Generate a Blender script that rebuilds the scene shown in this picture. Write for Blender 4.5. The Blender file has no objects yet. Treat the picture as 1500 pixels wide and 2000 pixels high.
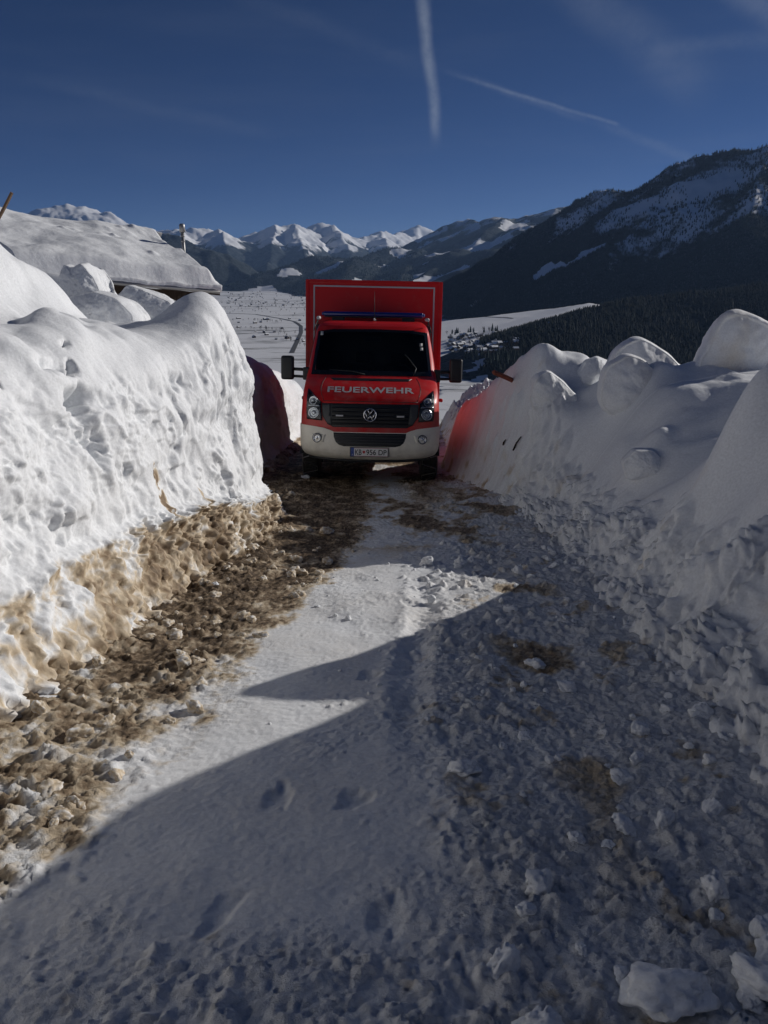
import bpy, bmesh, math, random
import numpy as np
from mathutils import Vector, Matrix

random.seed(7)
R = math.radians
SC = bpy.context.scene
COL = SC.collection

# ------------------------------------------------------------------ camera, sky, sun, exposure
CAM_Z = 1.65
PITCH = R(17.74)
SLOPE = 0.13
SUN_AZ = R(62)          # to the right of the view direction
SUN_EL = R(21)
cam = bpy.data.cameras.new('camera')
cam.sensor_width = 36.0
cam.lens = 27.0
cam.clip_start = 0.05
cam.clip_end = 120000
camo = bpy.data.objects.new('camera', cam)
COL.objects.link(camo)
camo.location = (0, 0, CAM_Z)
camo.rotation_euler = (R(90) - PITCH, 0, 0)
SC.camera = camo

SUN_DIR = Vector((math.sin(SUN_AZ) * math.cos(SUN_EL), math.cos(SUN_AZ) * math.cos(SUN_EL), math.sin(SUN_EL)))
sl = bpy.data.lights.new('sun', 'SUN')
sl.energy = 5.0
sl.angle = R(0.53)
sl.color = (1.0, 0.955, 0.90)
suno = bpy.data.objects.new('sun', sl)
COL.objects.link(suno)
suno.rotation_euler = (-SUN_DIR).to_track_quat('-Z', 'Y').to_euler()
suno.location = SUN_DIR * 200

SC.view_settings.view_transform = 'Standard'
SC.view_settings.look = 'None'
SC.view_settings.gamma = 1.0
SC.view_settings.exposure = -0.48
SC.view_settings.use_curve_mapping = False
SC.cycles.caustics_reflective = True
SC.cycles.max_bounces = 10
SC.cycles.diffuse_bounces = 5
SC.cycles.volume_bounces = 0
SC.cycles.volume_max_steps = 64


def ray(u, v):
    xn = (u - 750) / 1500
    yn = (1000 - v) / 1500
    return np.array((xn, math.cos(PITCH) + yn * math.sin(PITCH), -math.sin(PITCH) + yn * math.cos(PITCH)))


def at(u, v, y):
    """photograph pixel -> world point at forward distance y"""
    d = ray(u, v)
    t = y / d[1]
    return np.array((d[0] * t, y, CAM_Z + d[2] * t))


def on_plane(u, v, z0, s=0.0):
    """photograph pixel -> point on the plane z = z0 - s*y"""
    d = ray(u, v)
    t = (z0 - CAM_Z) / (d[2] + s * d[1])
    return np.array((d[0] * t, d[1] * t, CAM_Z + d[2] * t))


# ------------------------------------------------------------------ node helpers
def nmat(name):
    m = bpy.data.materials.new(name)
    m.use_nodes = True
    nt = m.node_tree
    return m, nt, nt.nodes['Principled BSDF']


def add(nt, typ, **kw):
    n = nt.nodes.new(typ)
    for k, v in kw.items():
        if k in n.inputs:
            n.inputs[k].default_value = v
        else:
            setattr(n, k, v)
    return n


def math_n(nt, op, a, b=None, c=None, clamp=False):
    n = nt.nodes.new('ShaderNodeMath')
    n.operation = op
    n.use_clamp = clamp
    for i, x in enumerate((a, b, c)):
        if x is None:
            continue
        if isinstance(x, (int, float)):
            n.inputs[i].default_value = x
        else:
            nt.links.new(x, n.inputs[i])
    return n.outputs[0]


def simple(name, col, rough=0.5, metal=0.0, noise=0.0, nscale=30, coat=0.0, bump=0.0, bscale=200, spec=0.5):
    m, nt, p = nmat(name)
    p.inputs['Roughness'].default_value = rough
    p.inputs['Metallic'].default_value = metal
    p.inputs['Coat Weight'].default_value = coat
    p.inputs['Specular IOR Level'].default_value = spec
    tc = add(nt, 'ShaderNodeTexCoord')
    nz = add(nt, 'ShaderNodeTexNoise', Scale=nscale, Detail=5.0)
    nt.links.new(tc.outputs['Object'], nz.inputs['Vector'])
    mr = add(nt, 'ShaderNodeMapRange')
    mr.inputs[3].default_value = 1 - noise
    mr.inputs[4].default_value = 1 + noise
    nt.links.new(nz.outputs[0], mr.inputs[0])
    mx = add(nt, 'ShaderNodeVectorMath', operation='SCALE')
    mx.inputs[0].default_value = col[:3]
    nt.links.new(mr.outputs[0], mx.inputs['Scale'])
    nt.links.new(mx.outputs[0], p.inputs['Base Color'])
    if bump:
        nb = add(nt, 'ShaderNodeTexNoise', Scale=bscale, Detail=4.0)
        nt.links.new(tc.outputs['Object'], nb.inputs['Vector'])
        bp = add(nt, 'ShaderNodeBump', Strength=bump, Distance=0.01)
        nt.links.new(nb.outputs[0], bp.inputs['Height'])
        nt.links.new(bp.outputs[0], p.inputs['Normal'])
    return m


def snow_mat(name, scale=60, bump=0.5, dist=0.012):
    """snow and slush: colour comes from the per-vertex dirt, grain from noise"""
    m, nt, p = nmat(name)
    at_ = add(nt, 'ShaderNodeAttribute', attribute_name='Col')
    tc = add(nt, 'ShaderNodeTexCoord')
    n1 = add(nt, 'ShaderNodeTexNoise', Scale=scale, Detail=6.0, Roughness=0.65)
    n2 = add(nt, 'ShaderNodeTexNoise', Scale=scale * 4.5, Detail=3.0)
    nt.links.new(tc.outputs['Object'], n1.inputs['Vector'])
    nt.links.new(tc.outputs['Object'], n2.inputs['Vector'])
    mr = add(nt, 'ShaderNodeMapRange')
    mr.inputs[1].default_value = 0.3
    mr.inputs[2].default_value = 0.7
    mr.inputs[3].default_value = 0.86
    mr.inputs[4].default_value = 1.08
    nt.links.new(n1.outputs[0], mr.inputs[0])
    mx = add(nt, 'ShaderNodeVectorMath', operation='SCALE')
    nt.links.new(at_.outputs['Color'], mx.inputs[0])
    nt.links.new(mr.outputs[0], mx.inputs['Scale'])
    nt.links.new(mx.outputs[0], p.inputs['Base Color'])
    s = math_n(nt, 'MULTIPLY_ADD', n2.outputs[0], 0.35, n1.outputs[0])
    bp = add(nt, 'ShaderNodeBump', Strength=bump, Distance=dist)
    nt.links.new(math_n(nt, 'MULTIPLY', at_.outputs['Alpha'], bump), bp.inputs['Strength'])
    nt.links.new(s, bp.inputs['Height'])
    nt.links.new(bp.outputs[0], p.inputs['Normal'])
    p.inputs['Roughness'].default_value = 0.62
    p.inputs['Specular IOR Level'].default_value = 0.25
    return m


# ------------------------------------------------------------------ world: Nishita sky with contrails and thin cirrus
w = bpy.data.worlds.new('World')
SC.world = w
w.use_nodes = True
nt = w.node_tree
bg = nt.nodes['Background']
bg.inputs['Strength'].default_value = 0.05
sky = add(nt, 'ShaderNodeTexSky', sky_type='NISHITA', sun_disc=False, sun_elevation=SUN_EL, sun_rotation=SUN_AZ,
          altitude=3000.0, air_density=0.50, dust_density=0.0, ozone_density=10.0)
geo = add(nt, 'ShaderNodeTexCoord')
DIRO = geo.outputs['Generated']


def dotn(vec):
    n = add(nt, 'ShaderNodeVectorMath', operation='DOT_PRODUCT')
    nt.links.new(DIRO, n.inputs[0])
    n.inputs[1].default_value = tuple(vec)
    return n.outputs['Value']


def sstep(x, a, b):
    n = add(nt, 'ShaderNodeMapRange', interpolation_type='SMOOTHSTEP')
    n.inputs[1].default_value = a
    n.inputs[2].default_value = b
    nt.links.new(x, n.inputs[0])
    return n.outputs[0]


def contrail(p0, p1, width, strength, wob=0.006, nscale=18.0, fade0=0.03, fade1=0.03, soft=1.0):
    a = ray(*p0); a /= np.linalg.norm(a)
    b = ray(*p1); b /= np.linalg.norm(b)
    n = np.cross(a, b); n /= np.linalg.norm(n)
    tdir = b - a
    L = np.linalg.norm(tdir); tdir /= L
    nz = add(nt, 'ShaderNodeTexNoise', Scale=nscale, Detail=4.0)
    nt.links.new(DIRO, nz.inputs['Vector'])
    nf = add(nt, 'ShaderNodeTexNoise', Scale=nscale * 7, Detail=5.0, Roughness=0.65)
    nt.links.new(DIRO, nf.inputs['Vector'])
    wv = math_n(nt, 'MULTIPLY_ADD', nz.outputs[0], wob, -wob * 0.5)
    d = math_n(nt, 'ABSOLUTE', math_n(nt, 'ADD', dotn(n), wv))
    cross = math_n(nt, 'SUBTRACT', 1.0, sstep(d, 0.0, width * soft))
    t = math_n(nt, 'SUBTRACT', dotn(tdir), float(np.dot(a, tdir)))
    m1 = sstep(t, -fade0, fade0)
    m2 = math_n(nt, 'SUBTRACT', 1.0, sstep(t, L - fade1, L + fade1))
    front = math_n(nt, 'GREATER_THAN', dotn((a + b) / 2), 0.2)
    m = math_n(nt, 'MULTIPLY', math_n(nt, 'MULTIPLY', cross, m1), math_n(nt, 'MULTIPLY', m2, front))
    m = math_n(nt, 'MULTIPLY', m, math_n(nt, 'MULTIPLY_ADD', nf.outputs[0], 1.5, 0.0, True))
    return math_n(nt, 'MULTIPLY', m, strength)


trails = [contrail((822, -180), (848, 262), 0.0105, 0.46, wob=0.026, nscale=7.0, fade1=0.02),
          contrail((930, 160), (1207, 243), 0.0032, 0.22, wob=0.004, fade0=0.05, fade1=0.003),
          contrail((905, 150), (1140, 232), 0.0065, 0.10, wob=0.006, fade0=0.06, fade1=0.01),
          contrail((1050, -90), (1370, 165), 0.035, 0.14, wob=0.03, nscale=6.0, fade0=0.08),
          contrail((1180, 245), (1400, 330), 0.008, 0.11, wob=0.006),
          contrail((1400, -50), (1640, 120), 0.022, 0.20, wob=0.02, nscale=6.0),
          contrail((420, -30), (820, 130), 0.014, 0.04, wob=0.014),
          contrail((80, 160), (520, 262), 0.011, 0.04, wob=0.01),
          contrail((1300, 95), (1700, 60), 0.013, 0.09, wob=0.01)]
tot = trails[0]
for x in trails[1:]:
    tot = math_n(nt, 'ADD', tot, x)
# thin cirrus veil, stretched sideways
mp = add(nt, 'ShaderNodeMapping')
mp.inputs['Scale'].default_value = (1.6, 2.2, 12.0)
mp.inputs['Rotation'].default_value = (0.0, 0.18, 0.0)
nt.links.new(DIRO, mp.inputs['Vector'])
cz = add(nt, 'ShaderNodeTexNoise', Scale=2.2, Detail=7.0, Roughness=0.6)
nt.links.new(mp.outputs[0], cz.inputs['Vector'])
veil = math_n(nt, 'MULTIPLY', sstep(cz.outputs[0], 0.42, 0.8), 0.035)
tot = math_n(nt, 'ADD', tot, veil, clamp=True)
mixc = add(nt, 'ShaderNodeMix', data_type='RGBA')
nt.links.new(tot, mixc.inputs[0])
nt.links.new(sky.outputs[0], mixc.inputs[6])
mixc.inputs[7].default_value = (7.5, 8.6, 10.5, 1)
nt.links.new(mixc.outputs[2], bg.inputs['Color'])

# ------------------------------------------------------------------ numpy noise
_rng = np.random.default_rng(11)
_perm = _rng.permutation(256).astype(np.int32)
_perm = np.concatenate([_perm, _perm, _perm])
_g = _rng.normal(size=(256, 3)).astype(np.float32)
_g /= np.linalg.norm(_g, axis=1, keepdims=True)


def pn(x, y, z=0.0):
    x, y, z = np.broadcast_arrays(np.asarray(x, np.float32), np.asarray(y, np.float32), np.asarray(z, np.float32))
    xi = np.floor(x).astype(np.int32); yi = np.floor(y).astype(np.int32); zi = np.floor(z).astype(np.int32)
    xf = x - xi; yf = y - yi; zf = z - zi
    xi &= 255; yi &= 255; zi &= 255
    u = xf * xf * xf * (xf * (xf * 6 - 15) + 10)
    v = yf * yf * yf * (yf * (yf * 6 - 15) + 10)
    ww = zf * zf * zf * (zf * (zf * 6 - 15) + 10)

    def gr(a, b, c):
        h = _perm[_perm[_perm[xi + a] + yi + b] + zi + c]
        gg = _g[h]
        return gg[..., 0] * (xf - a) + gg[..., 1] * (yf - b) + gg[..., 2] * (zf - c)
    x00 = gr(0, 0, 0); x00 = x00 + u * (gr(1, 0, 0) - x00)
    x10 = gr(0, 1, 0); x10 = x10 + u * (gr(1, 1, 0) - x10)
    x01 = gr(0, 0, 1); x01 = x01 + u * (gr(1, 0, 1) - x01)
    x11 = gr(0, 1, 1); x11 = x11 + u * (gr(1, 1, 1) - x11)
    a = x00 + v * (x10 - x00)
    b = x01 + v * (x11 - x01)
    return (a + ww * (b - a)) * 1.5


def fbm(x, y, z=0.0, octv=4, gain=0.5, lac=2.03):
    s = 0; amp = 1.0; f = 1.0
    for i in range(octv):
        s = s + amp * pn(x * f + 17.3 * i, y * f - 9.1 * i, z * f + 5.7 * i)
        amp *= gain; f *= lac
    return s


def ridged(x, y, z=0.0, octv=4, gain=0.5, lac=2.03):
    s = 0; amp = 1.0; f = 1.0
    for i in range(octv):
        s = s + amp * (1 - 2 * np.abs(pn(x * f + 31.3 * i, y * f - 19.1 * i, z * f + 3.7 * i)))
        amp *= gain; f *= lac
    return s


def smooth(x, a, b):
    t = np.clip((x - a) / (b - a), 0, 1)
    return t * t * (3 - 2 * t)


# ------------------------------------------------------------------ object helpers
def link(o, parent=None):
    COL.objects.link(o)
    if parent is not None:
        o.parent = parent
    return o


def tag(o, label=None, cat=None, group=None, kind=None):
    if label: o['label'] = label
    if cat: o['category'] = cat
    if group: o['group'] = group
    if kind: o['kind'] = kind
    return o


def empty(name, loc=(0, 0, 0), rot=(0, 0, 0)):
    o = bpy.data.objects.new(name, None)
    o.empty_display_size = 0.2
    o.location = loc
    o.rotation_euler = rot
    return link(o)


def np_mesh(name, V, F, mats, col=None, smoothed=True, fm=None):
    """mesh data from numpy arrays; F is (n,3) or (n,4)"""
    V = np.asarray(V, np.float32); F = np.asarray(F, np.int32)
    me = bpy.data.meshes.new(name)
    n, k = F.shape
    me.vertices.add(len(V)); me.vertices.foreach_set('co', V.ravel())
    me.loops.add(n * k); me.loops.foreach_set('vertex_index', F.ravel())
    me.polygons.add(n)
    me.polygons.foreach_set('loop_start', np.arange(0, n * k, k, dtype=np.int32))
    if smoothed:
        me.polygons.foreach_set('use_smooth', np.ones(n, bool))
    for m in (mats if isinstance(mats, (list, tuple)) else [mats]):
        me.materials.append(m)
    if fm is not None:
        me.polygons.foreach_set('material_index', np.asarray(fm, np.int32))
    me.update(calc_edges=True)
    if col is not None:
        ca = me.color_attributes.new('Col', 'FLOAT_COLOR', 'POINT')
        c4 = np.ones((len(V), 4), np.float32); c4[:, :col.shape[1]] = col
        ca.data.foreach_set('color', c4.ravel())
    return me


def grid_faces(nr, nc):
    i = np.arange(nr * nc).reshape(nr, nc)
    return np.stack([i[:-1, :-1], i[:-1, 1:], i[1:, 1:], i[1:, :-1]], -1).reshape(-1, 4)


def grid_obj(name, X, Y, Z, mat, col=None, parent=None, keep=None, flip=False):
    nr, nc = X.shape
    V = np.stack([X, Y, Z], -1).reshape(-1, 3)
    F = grid_faces(nr, nc)
    if flip: F = F[:, ::-1]
    if keep is not None:
        F = F[keep.reshape(-1)[F].all(1)]
    me = np_mesh(name, V, F, mat, None if col is None else col.reshape(-1, col.shape[-1]))
    return link(bpy.data.objects.new(name, me), parent)


def raw(name, verts, faces, mat, parent=None, smoothed=False):
    me = bpy.data.meshes.new(name)
    me.from_pydata([tuple(v) for v in verts], [], [tuple(f) for f in faces])
    me.materials.append(mat)
    if smoothed:
        me.polygons.foreach_set('use_smooth', np.ones(len(me.polygons), bool))
    me.update()
    return link(bpy.data.objects.new(name, me), parent)


def bm_obj(name, bm, mat, parent=None, smoothed=False):
    me = bpy.data.meshes.new(name)
    bm.normal_update()
    bm.to_mesh(me); bm.free()
    me.materials.append(mat)
    if smoothed:
        me.polygons.foreach_set('use_smooth', np.ones(len(me.polygons), bool))
    return link(bpy.data.objects.new(name, me), parent)


def box(name, lo, hi, mat, parent=None, bevel=0.01, seg=2, rot=None, smoothed=False):
    bm = bmesh.new()
    bmesh.ops.create_cube(bm, size=1)
    lo = Vector(lo); hi = Vector(hi)
    for v in bm.verts:
        v.co = Vector([lo[i] + (v.co[i] + 0.5) * (hi[i] - lo[i]) for i in range(3)])
    if bevel:
        bmesh.ops.bevel(bm, geom=bm.edges[:] + bm.verts[:], offset=bevel, segments=seg, affect='EDGES', profile=0.6)
    if rot is not None:
        c = (lo + hi) / 2
        bmesh.ops.rotate(bm, cent=c, matrix=rot, verts=bm.verts[:])
    return bm_obj(name, bm, mat, parent, smoothed)


def tube(name, pts, r, mat, parent=None, n=8, closed=False):
    pts = [Vector(p) for p in pts]
    rs = r if isinstance(r, (list, tuple)) else [r] * len(pts)
    V = []; F = []
    for i, p in enumerate(pts):
        if closed:
            d = pts[(i + 1) % len(pts)] - pts[i - 1]
        else:
            d = pts[min(i + 1, len(pts) - 1)] - pts[max(i - 1, 0)]
        q = d.to_track_quat('Z', 'Y')
        for k in range(n):
            a = 2 * math.pi * k / n
            V.append(p + q @ Vector((math.cos(a) * rs[i], math.sin(a) * rs[i], 0)))
    m = len(pts)
    for i in range(m if closed else m - 1):
        j = (i + 1) % m
        for k in range(n):
            F.append((i * n + k, i * n + (k + 1) % n, j * n + (k + 1) % n, j * n + k))
    if not closed:
        F.append(tuple(range(n))[::-1]); F.append(tuple(range((m - 1) * n, m * n)))
    return raw(name, V, F, mat, parent, True)


def lathe(name, prof, axis, loc, mat, parent=None, n=32, smoothed=True):
    """prof: list of (radius, height along axis)"""
    q = Vector(axis).to_track_quat('Z', 'Y')
    V = []; F = []
    for (r, h) in prof:
        for k in range(n):
            a = 2 * math.pi * k / n
            V.append(Vector(loc) + q @ Vector((r * math.cos(a), r * math.sin(a), h)))
    for i in range(len(prof) - 1):
        for k in range(n):
            F.append((i * n + k, i * n + (k + 1) % n, (i + 1) * n + (k + 1) % n, (i + 1) * n + k))
    F.append(tuple(range(n))[::-1]); F.append(tuple(range((len(prof) - 1) * n, len(prof) * n)))
    o = raw(name, V, F, mat, parent, smoothed)
    return o


# ------------------------------------------------------------------ materials
M = {}
M['snow'] = snow_mat('snow', 55, 0.35, 0.010)
M['slush'] = snow_mat('slush', 75, 0.8, 0.014)
M['roofsnow'] = snow_mat('roof_snow', 14, 0.3, 0.03)
M['red'] = simple('fire_red_paint', (0.55, 0.011, 0.010), 0.36, 0.0, noise=0.06, nscale=6, coat=0.12, spec=0.3)


def grime(mat, col, lo, hi, amount):
    """salt and slush spray: thickest low on the bodywork, broken up by noise"""
    t = mat.node_tree
    p = t.nodes['Principled BSDF']
    src = p.inputs['Base Color'].links[0].from_socket
    tc = add(t, 'ShaderNodeTexCoord')
    sp = add(t, 'ShaderNodeSeparateXYZ')
    t.links.new(tc.outputs['Object'], sp.inputs[0])
    nz = add(t, 'ShaderNodeTexNoise', Scale=5.0, Detail=8.0, Roughness=0.72)
    t.links.new(tc.outputs['Object'], nz.inputs['Vector'])
    g = add(t, 'ShaderNodeMapRange')
    g.inputs[1].default_value = hi; g.inputs[2].default_value = lo
    t.links.new(sp.outputs[2], g.inputs[0])
    a_ = math_n(t, 'MULTIPLY_ADD', g.outputs[0], 0.5, math_n(t, 'MULTIPLY_ADD', nz.outputs[0], 1.2, -0.62))
    ss = add(t, 'ShaderNodeMapRange', interpolation_type='SMOOTHSTEP')
    ss.inputs[1].default_value = 0.0; ss.inputs[2].default_value = 0.55; ss.inputs[4].default_value = amount
    t.links.new(a_, ss.inputs[0])
    mx = add(t, 'ShaderNodeMix', data_type='RGBA')
    t.links.new(ss.outputs[0], mx.inputs[0])
    t.links.new(src, mx.inputs[6])
    mx.inputs[7].default_value = (*col, 1)
    t.links.new(mx.outputs[2], p.inputs['Base Color'])
    t.links.new(math_n(t, 'MULTIPLY_ADD', ss.outputs[0], 0.4, p.inputs['Roughness'].default_value), p.inputs['Roughness'])


M['cream'] = simple('off_white_bumper', (0.78, 0.74, 0.63), 0.45, noise=0.08, nscale=9)
M['black'] = simple('black_plastic', (0.014, 0.015, 0.016), 0.5, noise=0.15)
M['grille'] = simple('grille_black', (0.010, 0.011, 0.012), 0.42, noise=0.1)
M['greyplastic'] = simple('dark_grey_plastic', (0.045, 0.048, 0.05), 0.5, noise=0.1)
M['rubber'] = simple('tyre_rubber', (0.018, 0.017, 0.016), 0.85, noise=0.3, nscale=25, bump=0.4, bscale=90)
M['chrome'] = simple('chrome', (0.75, 0.76, 0.78), 0.18, metal=1.0, noise=0.05)
M['reflector'] = simple('lamp_reflector', (0.62, 0.64, 0.66), 0.22, metal=0.9, noise=0.25, nscale=60, bump=0.6, bscale=60)
M['steel'] = simple('chain_steel', (0.35, 0.34, 0.33), 0.45, metal=0.9, noise=0.2)
M['white'] = simple('reflective_white', (0.45, 0.45, 0.46), 0.5, noise=0.06)
M['plate'] = simple('plate_white', (0.72, 0.72, 0.70), 0.45, noise=0.05)
M['plateblue'] = simple('plate_blue', (0.03, 0.07, 0.30), 0.45, noise=0.05)
M['platered'] = simple('plate_red', (0.5, 0.03, 0.03), 0.45, noise=0.05)
M['text'] = simple('plate_black', (0.015, 0.015, 0.015), 0.5, noise=0.05)
M['blue'] = simple('beacon_blue', (0.008, 0.022, 0.17), 0.18, noise=0.1, coat=0.5)
M['cloth'] = simple('seat_cloth', (0.022, 0.023, 0.026), 0.9, noise=0.2)
M['dash'] = simple('dashboard_grey', (0.03, 0.031, 0.033), 0.75, noise=0.2)
M['paper'] = simple('paper', (0.5, 0.5, 0.48), 0.8, noise=0.1)
M['orange'] = simple('marker_orange', (0.6, 0.16, 0.03), 0.35, noise=0.1)
M['lampred'] = simple('marker_red', (0.5, 0.02, 0.02), 0.35, noise=0.1)
M['frame'] = simple('chassis', (0.02, 0.019, 0.018), 0.75, noise=0.3)
M['wood'] = simple('weathered_wood', (0.16, 0.10, 0.06), 0.85, noise=0.35, nscale=18, bump=0.6, bscale=40)
M['darkwood'] = simple('dark_larch_boards', (0.05, 0.034, 0.024), 0.85, noise=0.4, nscale=7, bump=0.5, bscale=30)
M['redwood'] = simple('red_brown_stake', (0.24, 0.055, 0.025), 0.75, noise=0.3, nscale=14)
M['metal'] = simple('galvanised_metal', (0.30, 0.30, 0.30), 0.45, metal=0.6, noise=0.15)
M['plaster'] = simple('house_plaster', (0.30, 0.26, 0.21), 0.9, noise=0.3, nscale=0.3)
M['housewood'] = simple('house_wood', (0.06, 0.04, 0.028), 0.9, noise=0.3, nscale=0.3)
M['housesnow'] = simple('house_roof_snow', (0.78, 0.80, 0.82), 0.7, noise=0.05, nscale=0.3)
M['asphalt'] = simple('asphalt', (0.05, 0.05, 0.052), 0.9, noise=0.2, nscale=0.05)
M['conifer'] = simple('conifer_green', (0.020, 0.030, 0.028), 0.95, noise=0.5, nscale=0.02, spec=0.1)
M['conifer_near'] = simple('conifer_olive', (0.030, 0.036, 0.030), 0.95, noise=0.5, nscale=0.02, spec=0.1)
M['bare'] = simple('bare_twigs', (0.05, 0.04, 0.032), 0.95, noise=0.4, nscale=0.1, spec=0.1)


grime(M['red'], (0.30, 0.22, 0.19), 0.3, 1.9, 0.42)
grime(M['cream'], (0.22, 0.18, 0.14), 0.30, 0.80, 0.35)


def glass_mat(name, tint, refl):
    m = bpy.data.materials.new(name)
    m.use_nodes = True
    t = m.node_tree
    t.nodes.clear()
    out = add(t, 'ShaderNodeOutputMaterial')
    tr = add(t, 'ShaderNodeBsdfTransparent')
    tr.inputs[0].default_value = (*tint, 1)
    gl = add(t, 'ShaderNodeBsdfGlossy', Roughness=0.03)
    gl.inputs[0].default_value = (0.9, 0.9, 0.9, 1)
    fr = add(t, 'ShaderNodeFresnel', IOR=refl)
    mx = add(t, 'ShaderNodeMixShader')
    t.links.new(fr.outputs[0], mx.inputs[0])
    t.links.new(tr.outputs[0], mx.inputs[1])
    t.links.new(gl.outputs[0], mx.inputs[2])
    t.links.new(mx.outputs[0], out.inputs[0])
    return m


M['glass'] = glass_mat('tinted_windscreen_glass', (0.66, 0.70, 0.69), 1.33)
M['lens'] = glass_mat('clear_lamp_lens', (0.85, 0.87, 0.88), 1.4)
M['sideglass'] = simple('dark_side_glass', (0.008, 0.009, 0.01), 0.06, noise=0.02)


def base_z(x, y):
    """the sloping mountain track and hillside"""
    y = np.asarray(y, float)
    z = -SLOPE * y
    z = z - 0.25 * np.clip(y - 26, 0, None)
    return np.maximum(z, -255.0)


SNOW = np.array((0.80, 0.815, 0.83))
DIRT_L = np.array((0.58, 0.48, 0.345))
DIRT_M = np.array((0.26, 0.185, 0.115))
DIRT_D = np.array((0.075, 0.050, 0.030))


def dirt_col(d):
    """0 clean .. 1 mud"""
    d = np.clip(d, 0, 1)[..., None]
    k = [0, 0.33, 0.66, 1.0]
    cs = [SNOW, DIRT_L, DIRT_M, DIRT_D]
    out = np.zeros(d.shape[:-1] + (3,))
    for c in range(3):
        out[..., c] = np.interp(d[..., 0], k, [q[c] for q in cs])
    return out


def stamp_clods(H, xs, ys, items, sgn=1.0, pw=0.68):
    """raise irregular lumps out of a height grid. items: (x, y, r, hgt, ang, aspect, seed)"""
    for (cx, cy, r, hg, an, asp, sd) in items:
        j0, j1 = np.searchsorted(xs, (cx - 1.6 * r, cx + 1.6 * r))
        i0, i1 = np.searchsorted(ys, (cy - 1.6 * r, cy + 1.6 * r))
        if j1 - j0 < 2 or i1 - i0 < 2:
            continue
        X = xs[None, j0:j1] - cx; Y = ys[i0:i1, None] - cy
        ca, sa = math.cos(an), math.sin(an)
        a = (X * ca + Y * sa) / r; b = (-X * sa + Y * ca) / (r * asp)
        th = np.arctan2(b, a)
        rr = np.sqrt(a * a + b * b)
        rad = 1 + 0.22 * np.sin(2 * th + sd) + 0.16 * np.sin(3 * th + sd * 2.3) + 0.10 * np.sin(5 * th + sd * 4.1) + 0.05 * np.sin(9 * th + sd * 7)
        q = rr / rad
        tilt = 1 + 0.35 * (a * math.cos(sd * 5) + b * math.sin(sd * 5))
        prof = np.where(q < 1, np.power(np.clip(1 - q ** 2.4, 0, 1), pw), 0) * hg * tilt
        sub = H[i0:i1, j0:j1]
        if sgn > 0:
            H[i0:i1, j0:j1] = np.maximum(sub, sub * 0.6 + prof)
        else:
            H[i0:i1, j0:j1] = sub - prof


# ------------------------------------------------------------------ far terrain: valley floor and mountains
FLOOR = -250.0


def mountain_mat(name, scale, snowc=(0.80, 0.81, 0.83)):
    m, t, p = nmat(name)
    a = add(t, 'ShaderNodeAttribute', attribute_name='Col')
    tc = add(t, 'ShaderNodeTexCoord')
    nz = add(t, 'ShaderNodeTexNoise', Scale=scale, Detail=8.0, Roughness=0.7)
    t.links.new(tc.outputs['Object'], nz.inputs['Vector'])
    sep = add(t, 'ShaderNodeSeparateColor')
    t.links.new(a.outputs['Color'], sep.inputs[0])
    e = math_n(t, 'ADD', sep.outputs[0], math_n(t, 'MULTIPLY_ADD', nz.outputs[0], 1.1, -0.55))
    ss = add(t, 'ShaderNodeMapRange', interpolation_type='SMOOTHSTEP')
    ss.inputs[1].default_value = 0.40
    ss.inputs[2].default_value = 0.60
    t.links.new(e, ss.inputs[0])
    n2 = add(t, 'ShaderNodeTexNoise', Scale=scale * 9, Detail=4.0, Roughness=0.7)
    t.links.new(tc.outputs['Object'], n2.inputs['Vector'])
    fr = add(t, 'ShaderNodeValToRGB')
    fr.color_ramp.elements[0].position = 0.40
    fr.color_ramp.elements[0].color = (0.010, 0.016, 0.016, 1)
    fr.color_ramp.elements[1].position = 0.72
    fr.color_ramp.elements[1].color = (0.085, 0.095, 0.10, 1)
    t.links.new(n2.outputs[0], fr.inputs[0])
    mx = add(t, 'ShaderNodeMix', data_type='RGBA')
    t.links.new(ss.outputs[0], mx.inputs[0])
    t.links.new(fr.outputs[0], mx.inputs[6])
    mx.inputs[7].default_value = (*snowc, 1)
    t.links.new(mx.outputs[2], p.inputs['Base Color'])
    p.inputs['Roughness'].default_value = 0.9
    p.inputs['Specular IOR Level'].default_value = 0.05
    return m


def seg_ridge(X, Y, pts, k, extra=None):
    """height of a ridge polyline with flanks falling k per metre"""
    H = np.full(X.shape, -1e9)
    pts = np.asarray(pts, float)
    for a, b in zip(pts[:-1], pts[1:]):
        d = b[:2] - a[:2]
        L2 = (d ** 2).sum() + 1e-9
        t = np.clip(((X - a[0]) * d[0] + (Y - a[1]) * d[1]) / L2, 0, 1)
        dist = np.hypot(X - a[0] - t * d[0], Y - a[1] - t * d[1])
        H = np.maximum(H, a[2] + t * (b[2] - a[2]) - k * dist)
    return H


def polar(az0, az1, na, r0, r1, nr):
    az = np.linspace(R(az0), R(az1), na)
    rr = np.geomspace(r0, r1, nr)
    A, RR = np.meshgrid(az, rr)
    return RR * np.sin(A), RR * np.cos(A)


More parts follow.
